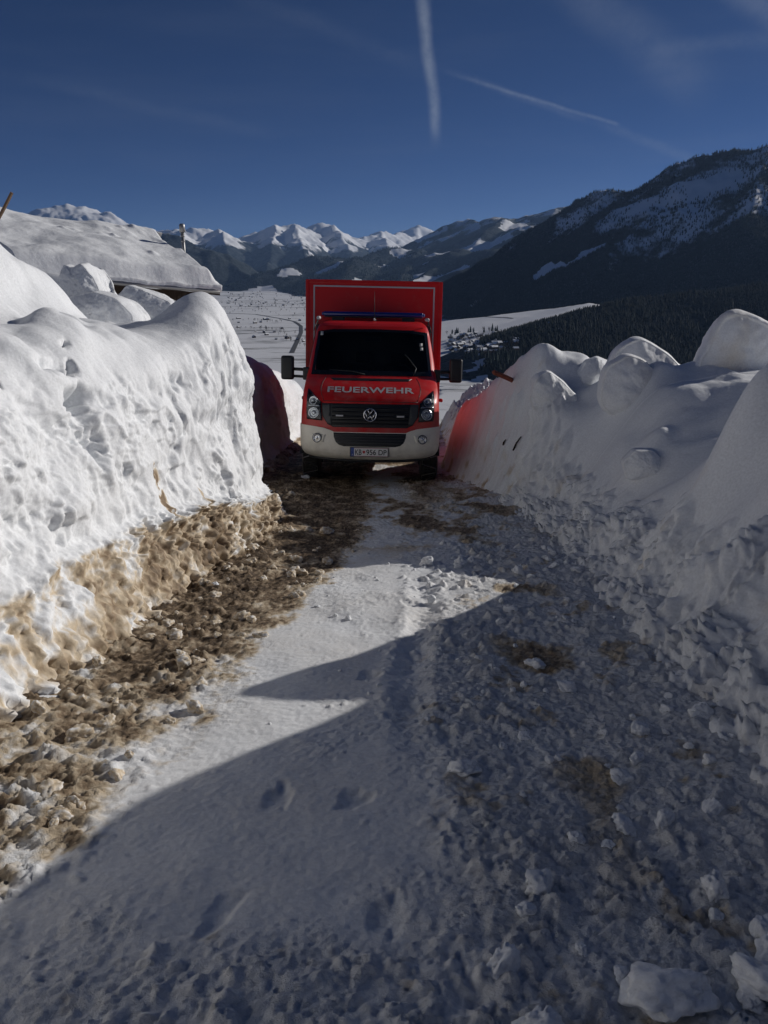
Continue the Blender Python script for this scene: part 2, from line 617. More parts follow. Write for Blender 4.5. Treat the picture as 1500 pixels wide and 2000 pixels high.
class Mount:
    def __init__(s, sky_px, k, wave, amp, spur=(), sk=None, seed=0.0, jag=0.0):
        s.pts = np.array([at(u, v, d) for (u, v, d) in sky_px])
        s.k, s.wave, s.amp, s.seed, s.jag = k, wave, amp, seed, jag
        s.spurs = [np.array([at(*q) for q in sp]) for sp in spur]
        s.sk = sk or k

    def h(s, X, Y):
        H = seg_ridge(X, Y, s.pts, s.k)
        for sp in s.spurs:
            H = np.maximum(H, seg_ridge(X, Y, sp, s.sk))
        up = np.clip((H - FLOOR) / 260.0, 0, 1)
        n = ridged(X / s.wave, Y / s.wave, s.seed, 5, 0.52) - 0.9
        H = H + s.amp * n * up
        if s.jag:
            H = H + s.jag * fbm(X / (s.wave * 0.12), Y / (s.wave * 0.12), s.seed + 3, 3) * up
        return H


far_range = Mount([(-420, 470, 21000), (-200, 440, 20500), (-40, 448, 20000), (85, 432, 19500), (128, 398, 19000), (175, 425, 19000), (250, 436, 18500),
                   (300, 446, 18500), (350, 456, 18000), (425, 442, 18500), (470, 458, 19000), (505, 464, 19500), (540, 450, 19500), (575, 443, 20000), (602, 458, 20500),
                   (628, 445, 21000), (648, 447, 21000), (682, 466, 21500), (722, 461, 22000), (745, 455, 22500), (768, 466, 23000), (792, 463, 24500), (815, 445, 25000),
                   (842, 464, 25000), (900, 455, 24000), (1000, 450, 24000), (1200, 440, 24000)],
                  0.42, 2600, 190,
                  spur=[[(425, 442, 18500), (440, 480, 15500), (470, 520, 13500)], [(575, 443, 20000), (590, 480, 16000), (610, 515, 13500)],
                        [(648, 447, 21000), (690, 490, 16500), (700, 510, 14500)], [(540, 450, 19500), (530, 490, 15500), (520, 530, 12500)],
                        [(745, 455, 22500), (760, 485, 18000), (770, 500, 15000)], [(350, 456, 18000), (370, 490, 14500), (400, 540, 12000)]],
                  sk=0.5, seed=1.5, jag=34)
left_range = Mount([(-300, 470, 10500), (150, 445, 10500), (300, 460, 10500), (350, 468, 10200), (400, 492, 10000), (450, 520, 9800), (520, 552, 9000)],
                   0.45, 1700, 110, seed=4.5, jag=14)
mid_hills = Mount([(430, 562, 8600), (500, 545, 8800), (560, 522, 9200), (620, 506, 9600), (700, 497, 10000), (760, 490, 10500), (830, 482, 11000), (960, 470, 11500)],
                  0.30, 1500, 75, spur=[[(700, 497, 10000), (680, 530, 8200), (640, 556, 7200)], [(830, 482, 11000), (800, 520, 8600), (780, 548, 7000)]], sk=0.30, seed=7.5, jag=8)
back_range = Mount([(838, 474, 11800), (880, 446, 11600), (915, 437, 11500), (940, 442, 11200), (975, 428, 11000), (1030, 420, 10800), (1090, 410, 10500), (1180, 402, 10300), (1350, 400, 10000)],
                   0.40, 1600, 85, spur=[[(1000, 425, 10900), (930, 470, 9000), (860, 520, 7600), (780, 556, 6800)], [(1090, 410, 10500), (1010, 470, 8200), (930, 520, 7000)]],
                   sk=0.32, seed=9.5, jag=12)
big_mtn = Mount([(845, 566, 5600), (920, 528, 5200), (1000, 484, 4800), (1080, 430, 4600), (1130, 404, 4500), (1200, 380, 4350), (1280, 354, 4250), (1330, 324, 4200), (1400, 300, 4100),
                 (1450, 293, 4050), (1500, 291, 4000), (1700, 280, 3900), (2100, 300, 3700), (2600, 380, 3500)],
                0.62, 900, 62, spur=[[(1330, 324, 4200), (1250, 450, 3700), (1130, 560, 3350)], [(1500, 291, 4000), (1460, 450, 3300), (1380, 560, 2900)], [(1130, 404, 4500), (1060, 520, 4100), (980, 590, 3800)],
                                     [(1700, 280, 3900), (1700, 440, 3000), (1640, 560, 2400)]], sk=0.55, seed=12.5, jag=5)
near_hill = Mount([(1030, 690, 1950), (1045, 655, 2000), (1090, 630, 2080), (1165, 608, 2200), (1260, 592, 2300), (1400, 572, 2350), (1600, 545, 2350), (2000, 500, 2300)], 0.30, 420, 20,
                  seed=15.5)
meadow = Mount([(700, 668, 3300), (860, 646, 3300), (1000, 620, 3000), (1080, 604, 2850), (1150, 593, 2750)], 0.13, 500, 11, seed=18.5)


def snow_mask(kind, X, Y, H):
    if kind == 'far':
        m = smooth(H, 60, 680) * 0.85 + 0.34 * fbm(X / 900, Y / 900, 2.0, 5, 0.6)
        m = m + 0.30 * (fbm(X / 900, Y / 900, 5.0, 3) > 0.45)
    elif kind == 'left':
        m = 0.05 + smooth(H, 60, 480) * 0.35 + 0.42 * (fbm(X / 520, Y / 520, 8.0, 3) > 0.42)
    elif kind == 'mid':
        m = 0.02 + 0.75 * (fbm(X / 480, Y / 620, 8.0, 3) > 0.46)
    elif kind == 'back':
        m = 0.05 + smooth(H, 250, 620) * 0.40 + 0.65 * (fbm(X / 620, Y / 620, 21.0, 3) > 0.22)
    elif kind == 'big':
        m = 0.11 + smooth(H, 80, 440) * 0.24 + 0.34 * fbm(X / 260, Y / 260, 3.0, 5, 0.6)
    elif kind == 'hill':
        m = 0.10 + 0.6 * (fbm(X / 160, Y / 160, 3.0, 3) > 0.62)
    else:
        m = np.ones_like(X)
    return m


def big_hit(u, v):
    d = ray(u, v)
    ys = np.arange(2200, 6000, 8.0)
    t = ys / d[1]
    below = CAM_Z + d[2] * t < big_mtn.h(d[0] * t, ys)
    k = int(np.argmax(below))
    return np.array((d[0] * t[k], ys[k], CAM_Z + d[2] * t[k]))


CLEARING = [big_hit(1070, 530), big_hit(1120, 512), big_hit(1165, 488)]
CRAGS = [(big_hit(u, v), s) for (u, v, s) in ((1130, 440, 200), (1200, 425, 170), (1280, 440, 190), (1330, 380, 190), (1420, 340, 220), (1290, 480, 130), (1480, 400, 160))]


def big_extra(m, X, Y):
    """snowy crags and the one open clearing; returns snow amount and the clearing mask"""
    for c, s in CRAGS:
        m = m + 0.34 * np.exp(-((X - c[0]) ** 2 + (Y - c[1]) ** 2) / s ** 2)
    h = seg_ridge(X, Y, [(c[0], c[1], 0.0) for c in CLEARING], 1.0)
    cl = h + 55 * fbm(X / 130, Y / 130, 6.0, 4) > -62
    return np.where(cl, 1.1, m), cl


def build_mount(name, mo, kind, az0, az1, na, r0, r1, nr, mat, label):
    X, Y = polar(az0, az1, na, r0, r1, nr)
    H = mo.h(X, Y)
    keep = H > FLOOR - 60
    H = np.maximum(H, FLOOR - 70)
    m = snow_mask(kind, X, Y, H)
    if kind == 'big':
        m = big_extra(m, X, Y)[0]
    col = np.stack([m, m, m], -1)
    o = grid_obj(name, X, Y, H, mat, col, keep=keep, flip=True)
    tag(o, label, None, None, 'structure')
    return o


MM_far = mountain_mat('far_mountain', 0.0016)
MM_mid = mountain_mat('mid_mountain', 0.004)
MM_big = mountain_mat('forest_mountain', 0.008)
build_mount('distant_mountains', far_range, 'far', -40, 30, 820, 11500, 26500, 210, MM_far, 'jagged snow-capped mountain chain closing the far end of the valley')
build_mount('valley_side_mountain', left_range, 'left', -40, -2, 420, 7600, 11500, 90, MM_mid, 'wooded mountain flank with snowy clearings beyond the hut')
build_mount('wooded_hills', mid_hills, 'mid', -22, 14, 460, 6000, 12500, 130, MM_mid, 'low dark wooded hills with pale clearings across the valley')
build_mount('pasture_mountain', back_range, 'back', -4, 32, 460, 6000, 12500, 130, MM_mid, 'wooded mountain with wide sunlit snowy pastures')
build_mount('forested_mountain', big_mtn, 'big', -2, 56, 620, 1700, 6200, 300, MM_big, 'steep shaded mountain covered in dark forest with snowy crags')
build_mount('wooded_foothill', near_hill, 'hill', 4, 56, 420, 1100, 2700, 150, MM_big, 'dark wooded foothill at the foot of the shaded mountain')
build_mount('snowy_meadow', meadow, 'meadow', -6, 34, 300, 2100, 4300, 110, MM_big, 'gently rising sunlit snow meadow below the forested mountain')


def valley_h(X, Y):
    return FLOOR + 3.0 * fbm(X / 700, Y / 700, 30.0, 3)


def ground_far(X, Y):
    return np.maximum(valley_h(X, Y), np.maximum(meadow.h(X, Y), near_hill.h(X, Y)))


# valley floor sheet reaching the horizon
X, Y = polar(-88, 88, 260, 600, 40000, 220)
m, t_, p_ = nmat('valley_snow')
tc_ = add(t_, 'ShaderNodeTexCoord')
nz_ = add(t_, 'ShaderNodeTexNoise', Scale=0.006, Detail=7.0, Roughness=0.68)
mp_ = add(t_, 'ShaderNodeMapping')
mp_.inputs['Scale'].default_value = (0.55, 1.5, 1.0)
mp_.inputs['Rotation'].default_value = (0, 0, 0.12)
t_.links.new(tc_.outputs['Object'], mp_.inputs['Vector'])
t_.links.new(mp_.outputs[0], nz_.inputs['Vector'])
vr_ = add(t_, 'ShaderNodeValToRGB')
vr_.color_ramp.elements[0].position = 0.34
vr_.color_ramp.elements[0].color = (0.20, 0.20, 0.20, 1)
vr_.color_ramp.elements[1].position = 0.48
vr_.color_ramp.elements[1].color = (0.74, 0.75, 0.77, 1)
t_.links.new(nz_.outputs[0], vr_.inputs[0])
t_.links.new(vr_.outputs[0], p_.inputs['Base Color'])
p_.inputs['Roughness'].default_value = 0.9
p_.inputs['Specular IOR Level'].default_value = 0.05
o = grid_obj('valley_floor', X, Y, valley_h(X, Y), m, flip=True)
tag(o, 'flat snow-covered valley floor with fields', kind='structure')

# the mountainside falling from the track to the valley
HX, HY = np.meshgrid(np.concatenate([-np.geomspace(900, 6, 40), np.linspace(-5.5, 7.5, 40), np.geomspace(8, 900, 40)]),
                     np.concatenate([-np.geomspace(200, 3, 20), np.linspace(-2.5, 30, 70), np.geomspace(31, 760, 60)]))
HZ = base_z(HX, HY) - 0.45 + 0.12 * fbm(HX / 6, HY / 6, 4.0, 4) * smooth(np.hypot(HX, HY), 10, 40)
HZ = HZ + 0.10 * np.clip(-HX - 12, 0, 400) - 0.22 * np.clip(HX - 9, 0, 600)
HZ = np.maximum(HZ, FLOOR - 8)
HZ = np.where((HY < 18), np.minimum(HZ, base_z(HX, HY) + 40), HZ)
o = grid_obj('mountainside', HX, HY, HZ, M['roofsnow'], np.broadcast_to(SNOW, HX.shape + (3,)))
tag(o, 'open snow-covered mountainside falling away to the valley', kind='structure')

# ------------------------------------------------------------------ forests (stuff) on the shaded mountain
def cone_tree(sides, tiers):
    V = []; F = []
    for t in range(tiers):
        b = len(V)
        z0 = 0.08 + 0.78 * t / tiers; z1 = min(1.0, z0 + 0.62 if t < tiers - 1 else 1.0)
        r = 0.20 * (1 - 0.72 * t / tiers)
        for k in range(sides):
            a = 2 * math.pi * (k + 0.5 * t) / sides
            V.append((r * math.cos(a), r * math.sin(a), z0))
        V.append((0, 0, z1))
        for k in range(sides):
            F.append((b + k, b + (k + 1) % sides, b + sides))
    return np.array(V), np.array(F)


def scatter_forest(name, P, hts, base, mat, label, rng):
    V0, F0 = base
    n = len(P)
    an = rng.uniform(0, 6.28, n)
    wd = rng.uniform(0.8, 1.25, n)
    c, s = np.cos(an), np.sin(an)
    V = np.empty((n, len(V0), 3), np.float32)
    V[..., 0] = P[:, None, 0] + (V0[None, :, 0] * c[:, None] - V0[None, :, 1] * s[:, None]) * (hts * wd)[:, None]
    V[..., 1] = P[:, None, 1] + (V0[None, :, 0] * s[:, None] + V0[None, :, 1] * c[:, None]) * (hts * wd)[:, None]
    V[..., 2] = P[:, None, 2] + V0[None, :, 2] * hts[:, None] - 1.0
    F = (F0[None] + (np.arange(n) * len(V0))[:, None, None]).reshape(-1, 3)
    o = link(bpy.data.objects.new(name, np_mesh(name, V.reshape(-1, 3), F, mat, smoothed=False)))
    return tag(o, label, 'forest', None, 'stuff')


rg = np.random.default_rng(5)
n = 190000
az = rg.uniform(R(-1), R(40), n); rr = np.sqrt(rg.uniform(2300 ** 2, 5600 ** 2, n))
fx, fy = rr * np.sin(az), rr * np.cos(az)
fh = big_mtn.h(fx, fy)
ok = (fh > FLOOR + 12) & (fh < 900) & (fh > np.maximum(meadow.h(fx, fy), near_hill.h(fx, fy)))
sm, clr = big_extra(snow_mask('big', fx, fy, fh), fx, fy)
ok &= (sm + rg.uniform(-0.3, 0.3, n) < 0.50) & ~clr
P = np.stack([fx, fy, fh], -1)[ok]
scatter_forest('mountain_forest', P, rg.uniform(8, 17, len(P)), cone_tree(5, 1), M['conifer'], 'dense conifer forest on the shaded mountain', rg)

n = 30000
az = rg.uniform(R(7), R(36), n); rr = np.sqrt(rg.uniform(1350 ** 2, 2600 ** 2, n))
fx, fy = rr * np.sin(az), rr * np.cos(az)
fh = near_hill.h(fx, fy)
ok = (fh > FLOOR + 6) & (fh > meadow.h(fx, fy)) & (fbm(fx / 160, fy / 160, 3.0, 3) < 0.5)
P = np.stack([fx, fy, fh], -1)[ok]
scatter_forest('foothill_forest', P, rg.uniform(12, 23, len(P)), cone_tree(6, 2), M['conifer_near'], 'dark mixed forest on the foothill below the mountain', rg)

n = 26000
fx = rg.uniform(-4500, 3000, n); fy = rg.uniform(6200, 11500, n)
fh = mid_hills.h(fx, fy)
ok = (fh > FLOOR + 10) & (fbm(fx / 480, fy / 620, 8.0, 3) < 0.42)
P = np.stack([fx, fy, fh], -1)[ok]
scatter_forest('hill_forest', P, rg.uniform(18, 34, len(P)), cone_tree(4, 1), M['conifer'], 'dark forest covering the low hills across the valley', rg)


# ------------------------------------------------------------------ valley village: houses, trees and roads
def house_mesh(name, L, W, H, RH, wallm):
    e = 0.9
    V = [(-L, -W, 0), (L, -W, 0), (L, W, 0), (-L, W, 0), (-L, -W, H), (L, -W, H), (L, W, H), (-L, W, H), (-L, 0, H + RH), (L, 0, H + RH),
         (-L - e, -W - e, H - .3), (L + e, -W - e, H - .3), (L + e, W + e, H - .3), (-L - e, W + e, H - .3), (-L - e, 0, H + RH + .6), (L + e, 0, H + RH + .6),
         (-L - e, -W - e, H + .4), (L + e, -W - e, H + .4), (L + e, W + e, H + .4), (-L - e, W + e, H + .4), (-L - e, 0, H + RH + 1.3), (L + e, 0, H + RH + 1.3)]
    F = [(0, 1, 5, 4), (1, 2, 6, 9, 5), (2, 3, 7, 6), (3, 0, 4, 8, 7), (10, 11, 15, 14), (12, 13, 14, 15), (16, 17, 21, 20), (18, 19, 20, 21),
         (10, 11, 17, 16), (12, 13, 19, 18), (10, 14, 20, 16), (14, 13, 19, 20), (11, 17, 21, 15), (15, 21, 18, 12)]
    me = bpy.data.meshes.new(name)
    me.from_pydata(V, [], F)
    me.materials.append(wallm); me.materials.append(M['housesnow'])
    for i, p in enumerate(me.polygons):
        p.material_index = 0 if i < 4 else 1
    return me


hm = [house_mesh('chalet', 7, 5.5, 6, 3, M['housewood']), house_mesh('plastered_house', 8, 6, 7, 3.2, M['plaster']), house_mesh('long_barn', 13, 6, 6, 3.5, M['housewood'])]
regions = [((870, 650, 1010, 690), 95, 'houses of the village below the foothill', 'in the village beside the foothill'),
           ((440, 572, 600, 600), 60, 'houses of the far village across the valley', 'in the far village near the wooded hills'),
           ((440, 622, 600, 672), 22, 'farmsteads on the valley fields', 'on the flat fields by the valley road'),
           ((940, 600, 1130, 640), 16, 'farmsteads on the sunlit meadow', 'on the rising sunlit snow meadow')]
for (x0, y0, x1, y1), cnt, grp, lab in regions:
    for i in range(cnt):
        u = random.uniform(x0, x1); v = random.uniform(y0, y1)
        q = on_plane(u, v, FLOOR)
        for _ in range(3):
            z = float(ground_far(np.array([q[0]]), np.array([q[1]]))[0])
            q = on_plane(u, v, z)
        hk = random.choice((0, 0, 1, 1, 2))
        o = link(bpy.data.objects.new(('chalet', 'house', 'barn')[hk], hm[hk]))
        o.location = (q[0], q[1], z - 0.3)
        o.rotation_euler = (0, 0, random.choice((0, 1.57)) + random.gauss(0.4, 0.25))
        s = random.uniform(0.6, 1.0)
        o.scale = (s, s, s)
        tag(o, ('dark wooden snow-roofed chalet ', 'pale plastered snow-roofed house ', 'long dark snow-roofed barn ')[hk] + lab, ('chalet', 'house', 'barn')[hk], grp)


def small_tree_mesh(name, kind, seed):
    rg_ = random.Random(seed)
    if kind == 'conifer':
        V, F = cone_tree(7, 3)
        return np_mesh(name, V * 18, F, M['conifer'], smoothed=False)
    # leafless broad tree: trunk and a loose crown of twig faces
    V = []; F = []
    for k in range(4):
        a = k * math.pi / 2
        V.append((0.35 * math.cos(a), 0.35 * math.sin(a), 0)); V.append((0.15 * math.cos(a), 0.15 * math.sin(a), 6))
    for k in range(4):
        j = (k + 1) % 4
        F += [(2 * k, 2 * j, 2 * j + 1), (2 * k, 2 * j + 1, 2 * k + 1)]
    for i in range(90):
        d = Vector((rg_.gauss(0, 1), rg_.gauss(0, 1), rg_.gauss(0, 1))).normalized()
        r = 4.2 * rg_.random() ** 0.4
        c = Vector((0, 0, 8)) + Vector((d.x * r, d.y * r, d.z * r * 1.05))
        s = Vector((rg_.gauss(0, .8), rg_.gauss(0, .8), rg_.gauss(0, .8)))
        e_ = Vector((rg_.gauss(0, .3), rg_.gauss(0, .3), rg_.gauss(0, .3)))
        b = len(V)
        V += [tuple(c - s), tuple(c + s), tuple(c + e_)]
        F.append((b, b + 1, b + 2))
    return np_mesh(name, np.array(V), np.array(F), M['bare'], smoothed=False)


tm = [small_tree_mesh('conifer_tree', 'conifer', 1)] + [small_tree_mesh('bare_tree', 'bare', s) for s in (2, 3, 4)]
# rows and groups of trees: (pixel polyline, count, jitter, meshes, label, group)
rows = [([(905, 697), (1020, 706)], 70, 7, (0,), 'dark conifer in the grove on the valley floor beside the foothill', 'conifers of the valley grove'),
        ([(870, 668), (1010, 672)], 60, 12, (1, 2, 3), 'leafless tree between the village houses beside the foothill', 'bare trees in the village'),
        ([(440, 604), (600, 610)], 40, 5, (1, 2, 3), 'leafless tree in a hedge row on the valley fields', 'field trees of the valley'),
        ([(440, 578), (600, 590)], 50, 9, (0, 1, 2), 'tree among the far village houses', 'trees of the far village'),
        ([(430, 640), (560, 646)], 26, 1.5, (1, 2, 3), 'leafless tree in the long hedge across the flat fields', 'trees of the long field hedge'),
        ([(430, 592), (600, 598)], 44, 2, (1, 2, 3), 'leafless tree in the narrow hedge before the far village', 'trees of the narrow hedge'),
        ([(430, 626), (550, 629)], 24, 1.5, (1, 2, 3), 'leafless tree along the valley road', 'trees along the valley road'),
        ([(870, 652), (1000, 645)], 24, 2, (0, 1, 2), 'dark tree along the lower edge of the snow meadow', 'trees along the meadow edge'),
        ([(540, 655), (596, 668)], 22, 5, (1, 2, 3), 'leafless tree beside the valley road bend', 'trees by the valley road'),
        ([(960, 628), (1140, 598)], 26, 6, (1, 2, 3), 'leafless tree dotted over the rising sunlit meadow', 'trees on the meadow')]
for poly, cnt, jit, ms, lab, grp in rows:
    for i in range(cnt):
        f = random.random()
        u = poly[0][0] + f * (poly[1][0] - poly[0][0]) + random.gauss(0, 2)
        v = poly[0][1] + f * (poly[1][1] - poly[0][1]) + random.gauss(0, jit)
        q = on_plane(u, max(v, 566), FLOOR)
        for _ in range(3):
            z = float(ground_far(np.array([q[0]]), np.array([q[1]]))[0])
            q = on_plane(u, max(v, 566), z)
        me = tm[random.choice(ms)]
        o = link(bpy.data.objects.new('conifer_tree' if me is tm[0] else 'bare_tree', me))
        o.location = (q[0], q[1], z - 0.2)
        o.rotation_euler = (0, 0, random.uniform(0, 6.28))
        s = random.uniform(0.7, 1.25)
        o.scale = (s, s, s * random.uniform(0.9, 1.2))
        if lab.startswith('tree'): lab_ = ('tiny dark conifer ' if me is tm[0] else 'tiny leafless ') + lab
        else: lab_ = lab
        tag(o, lab_, 'tree', grp)


def road_strip(name, px, width, label, lift=0.8):
    pts = []
    for u, v in px:
        q = on_plane(u, v, FLOOR)
        pts.append(Vector((q[0], q[1], 0)))
    dense = []
    for a, b in zip(pts[:-1], pts[1:]):
        for k in range(10):
            dense.append(a.lerp(b, k / 10))
    dense.append(pts[-1])
    V = []
    for i, q in enumerate(dense):
        d = (dense[min(i + 1, len(dense) - 1)] - dense[max(i - 1, 0)]).normalized()
        nrm = Vector((-d.y, d.x, 0)) * width / 2
        for s in (-1, 1):
            c = q + nrm * s
            z = float(ground_far(np.array([c.x]), np.array([c.y]))[0]) + lift
            V.append((c.x, c.y, z))
    F = [(2 * i, 2 * i + 1, 2 * i + 3, 2 * i + 2) for i in range(len(dense) - 1)]
    return tag(raw(name, V, F, M['asphalt']), label, kind='structure')


road_strip('valley_road', [(440, 612), (500, 614), (545, 622), (575, 629), (588, 638), (588, 650), (580, 668), (570, 690)], 15, 'dark cleared road curving across the valley fields')
road_strip('field_track', [(430, 655), (500, 650), (560, 648), (586, 645)], 8, 'narrow dark track between the valley fields')
road_strip('field_track', [(880, 650), (940, 660), (1000, 668)], 8, 'narrow dark track through the village')
road_strip('village_road', [(865, 722), (920, 718), (985, 712), (1010, 706)], 9, 'thin cleared road past the valley grove')

# haze: the air of the valley
hz = raw('haze', [(-48000, -900, -330), (48000, -900, -330), (48000, 42000, -330), (-48000, 42000, -330),
                  (-48000, -900, 1900), (48000, -900, 1900), (48000, 42000, 1900), (-48000, 42000, 1900)],
         [(3, 2, 1, 0), (4, 5, 6, 7), (0, 1, 5, 4), (1, 2, 6, 5), (2, 3, 7, 6), (3, 0, 4, 7)], M['snow'])
mh = bpy.data.materials.new('valley_haze')
mh.use_nodes = True
mh.node_tree.nodes.clear()
oo = add(mh.node_tree, 'ShaderNodeOutputMaterial')
pv = add(mh.node_tree, 'ShaderNodeVolumePrincipled')
pv.inputs['Color'].default_value = (0.36, 0.58, 1.0, 1)
pv.inputs['Density'].default_value = 2.0e-5
pv.inputs['Anisotropy'].default_value = 0.2
mh.node_tree.links.new(pv.outputs[0], oo.inputs['Volume'])
hz.data.materials.clear()
hz.data.materials.append(mh)
tag(hz, 'thin blue haze of winter air over the valley', 'haze', None, 'stuff')

# ------------------------------------------------------------------ the track: packed snow, slush and mud
xs = np.linspace(-3.0, 3.2, 590)
ysn = np.concatenate([np.arange(0.7, 4.0, 0.0095), np.arange(4.0, 8.0, 0.0135), np.arange(8.0, 12.5, 0.022), np.arange(12.5, 27, 0.09)])
ysn = np.concatenate([np.linspace(-2.5, 0.68, 24), ysn])
GX, GY = np.meshgrid(xs, ysn)


def left_toe(y):
    return np.interp(y, [-3, 0, 2, 3.2, 5, 6.5, 7.5, 8.2, 9.0, 10, 11, 13, 20], [-2.0, -1.95, -1.85, -1.72, -1.5, -1.28, -1.14, -1.12, -1.30, -1.60, -1.72, -1.62, -1.7])


def right_toe(y):
    return np.interp(y, [-3, 0, 3, 5.5, 8, 9.2, 10, 10.6, 11.3, 12.5, 14, 20], [1.30, 1.38, 1.52, 1.58, 1.58, 1.55, 1.45, 1.32, 1.10, 1.00, 1.15, 1.5])


def dirt_edge(y):
    return np.interp(y, [0, 1.7, 2.2, 3.2, 4.3, 5.2, 5.9, 7, 9, 12], [-1.55, -1.38, -1.12, -0.98, -0.80, -0.62, -0.45, -0.25, -0.2, -0.3])


wob = 0.10 * fbm(GX * 2.2, GY * 2.2, 1.0, 3) + 0.05 * fbm(GX * 9, GY * 9, 2.0, 2)
dz_ = smooth(dirt_edge(GY) - GX + 1.5 * wob + 0.05 * fbm(GX * 22, GY * 22, 12.0, 3, 0.65), -0.13, 0.14)                     # left slush zone
crumb = smooth(GX + 0.5 * wob - np.interp(GY, [0, 2.0, 3, 4, 5, 6, 8], [0.25, 0.15, 0.02, 0.10, 0.42, 0.6, 0.8]), -0.1, 0.35)
crumb = np.maximum(crumb, 0.72 * smooth(GY + 3 * wob, 2.05, 1.4))
farm = smooth(GY, 6.0, 8.0)
dirtm = dz_ * (0.44 + 0.40 * smooth(GY, 2.6, 5.0)) + dz_ * 0.62 * fbm(GX * 4, GY * 4, 6.0, 5, 0.6)
patch = smooth(fbm(GX * 1.3, GY * 1.0, 9.0, 5, 0.65), -0.12, 0.5)
dirtm = np.maximum(dirtm, farm * patch * 0.75 * smooth(2.0 - np.abs(GX), 0.2, 0.8))
rt = smooth(right_toe(GY) - 0.35 - GX, -0.25, 0.25) * smooth(GX, 0.5, 0.9)
dirtm = np.maximum(dirtm, 0.62 * rt * smooth(fbm(GX * 2.0, GY * 1.4, 14.0, 4), 0.15, 0.6) * smooth(GY, 1.0, 4.0))
dirtm = np.maximum(dirtm, 0.30 * crumb * smooth(fbm(GX * 2.6, GY * 2.6, 15.0, 5, 0.65), 0.30, 0.75))
# ruts under the truck
for cxr in (-1.0, 0.58):
    dirtm = np.maximum(dirtm, 0.9 * np.exp(-((GX - cxr) / 0.28) ** 2) * smooth(GY, 8.0, 10.0) * (0.55 + 0.5 * fbm(GX * 5, GY * 2, 3.0, 3)))
rough = np.clip(0.16 + 0.30 * smooth(fbm(GX * 1.4, GY * 1.4, 33.0, 4, 0.6), 0.05, 0.45) + 0.9 * dz_ + 0.85 * crumb + 0.25 * farm, 0, 1)

H = np.zeros_like(GX)
H += 0.018 * fbm(GX * 1.3, GY * 1.3, 3.0, 3)
H += rough * (0.016 * fbm(GX * 6, GY * 6, 4.0, 3) + 0.007 * ridged(GX * 15, GY * 15, 2.0, 3))
H += (0.0022 + 0.0045 * rough) * fbm(GX * 48, GY * 40, 7.0, 3, 0.6)
H += 0.05 * smooth(dirt_edge(GY) - 0.35 - GX, 0, 0.5) + 0.05 * smooth(GX - (right_toe(GY) - 0.7), 0, 0.8)
# packed ski-smooth patch with wind marks
H += (1 - rough) * (0.0014 * fbm(GX * 6, GY * 20, 1.0, 3) + 0.004 * fbm(GX * 3.1, GY * 3.1, 6.0, 3) + 0.0016 * np.clip(fbm(GX * 16, GY * 16, 9.0, 3), 0.1, 1))
rnd = random.Random(3)
items = []
for i in range(24000):
    y = 0.9 + 11.0 * rnd.random() ** 1.7
    z = rnd.random()
    if z < 0.42:
        x = rnd.uniform(float(left_toe(y)) - 0.1, float(dirt_edge(y)) + 0.08)
    elif z < 0.84:
        x = rnd.uniform(0.0, float(right_toe(y)) + 0.5)
        x = max(x, rnd.uniform(-0.05, 0.9))
    else:
        x = rnd.uniform(-1.4, 0.6)
        y = 0.85 + 0.9 * rnd.random() if rnd.random() < 0.6 else y
    r = 0.006 + 0.046 * rnd.random() ** 4.2 * (0.65 if -1.0 < x < 0.3 and y > 1.5 else 1.0)
    if -0.9 < x < 0.15 and y > 1.7: r *= 0.5
    items.append((x, y, r, r * rnd.uniform(0.28, 0.72), rnd.uniform(0, 6.28), rnd.uniform(0.55, 1.0), rnd.uniform(0, 9)))
items.sort(key=lambda q: q[2])
S = np.zeros_like(H)
stamp_clods(S, xs, ysn, items)
clus = 0.35 + 0.65 * smooth(fbm(GX * 1.7, GY * 1.7, 91.0, 3), -0.25, 0.30)
S = S * (1 + 0.50 * fbm(GX * 38, GY * 38, 8.0, 4, 0.7)) * np.maximum(clus, dz_ * 0.8)
H += rough * 0.0045 * ridged(GX * 34, GY * 34, 2.0, 3, 0.6)
H += S
# footprints and ski-boot holes in the soft part
for (u, v, an) in ((760, 1790, 0.2), (430, 1780, -0.2), (545, 1555, 0.3), (870, 1430, 0.1), (720, 1320, -0.3), (905, 1930, 0.4), (800, 1180, 0.2), (690, 1560, -0.4)):
    q = on_plane(u, v, 0, SLOPE)
    stamp_clods(H, xs, ysn, [(q[0], q[1], 0.105, 0.020, 1.4 + an, 0.48, rnd.uniform(0, 9))], -1)
# tyre rut in the sunlit patch
a = on_plane(830, 1180, 0, SLOPE); b = on_plane(800, 1330, 0, SLOPE)
tt = np.clip((GY - b[1]) / (a[1] - b[1]), 0, 1)
rx = b[0] + tt * (a[0] - b[0])
win = smooth(GY, b[1] - 1.3, b[1] + 0.2) * smooth(GY, a[1] + 1.2, a[1] - 0.2) * (0.75 + 0.5 * fbm(GX * 2, GY * 2.2, 19.0, 2))
H -= 0.034 * np.exp(-((GX - rx - 0.03 * fbm(GX * 0 + 1.0, GY * 2.1, 3.0, 2)) / 0.08) ** 2) * win * (1 + 0.5 * fbm(GX * 14, GY * 14, 2.0, 3))
H += 0.015 * np.exp(-((np.abs(GX - rx) - 0.13) / 0.05) ** 2) * win * (1 + 0.9 * fbm(GX * 18, GY * 18, 5.0, 3))
dirtm = np.clip(dirtm, 0.03 + 0.04 * fbm(GX * 1.5, GY * 1.5, 44.0, 3), 1)
dirtm = dirtm + 0.5 * dirtm * fbm(GX * 24, GY * 24, 5.0, 4, 0.7) - 3.5 * dz_ * np.clip(S - 0.012, 0, 0.06)
Z = base_z(GX, GY) + H
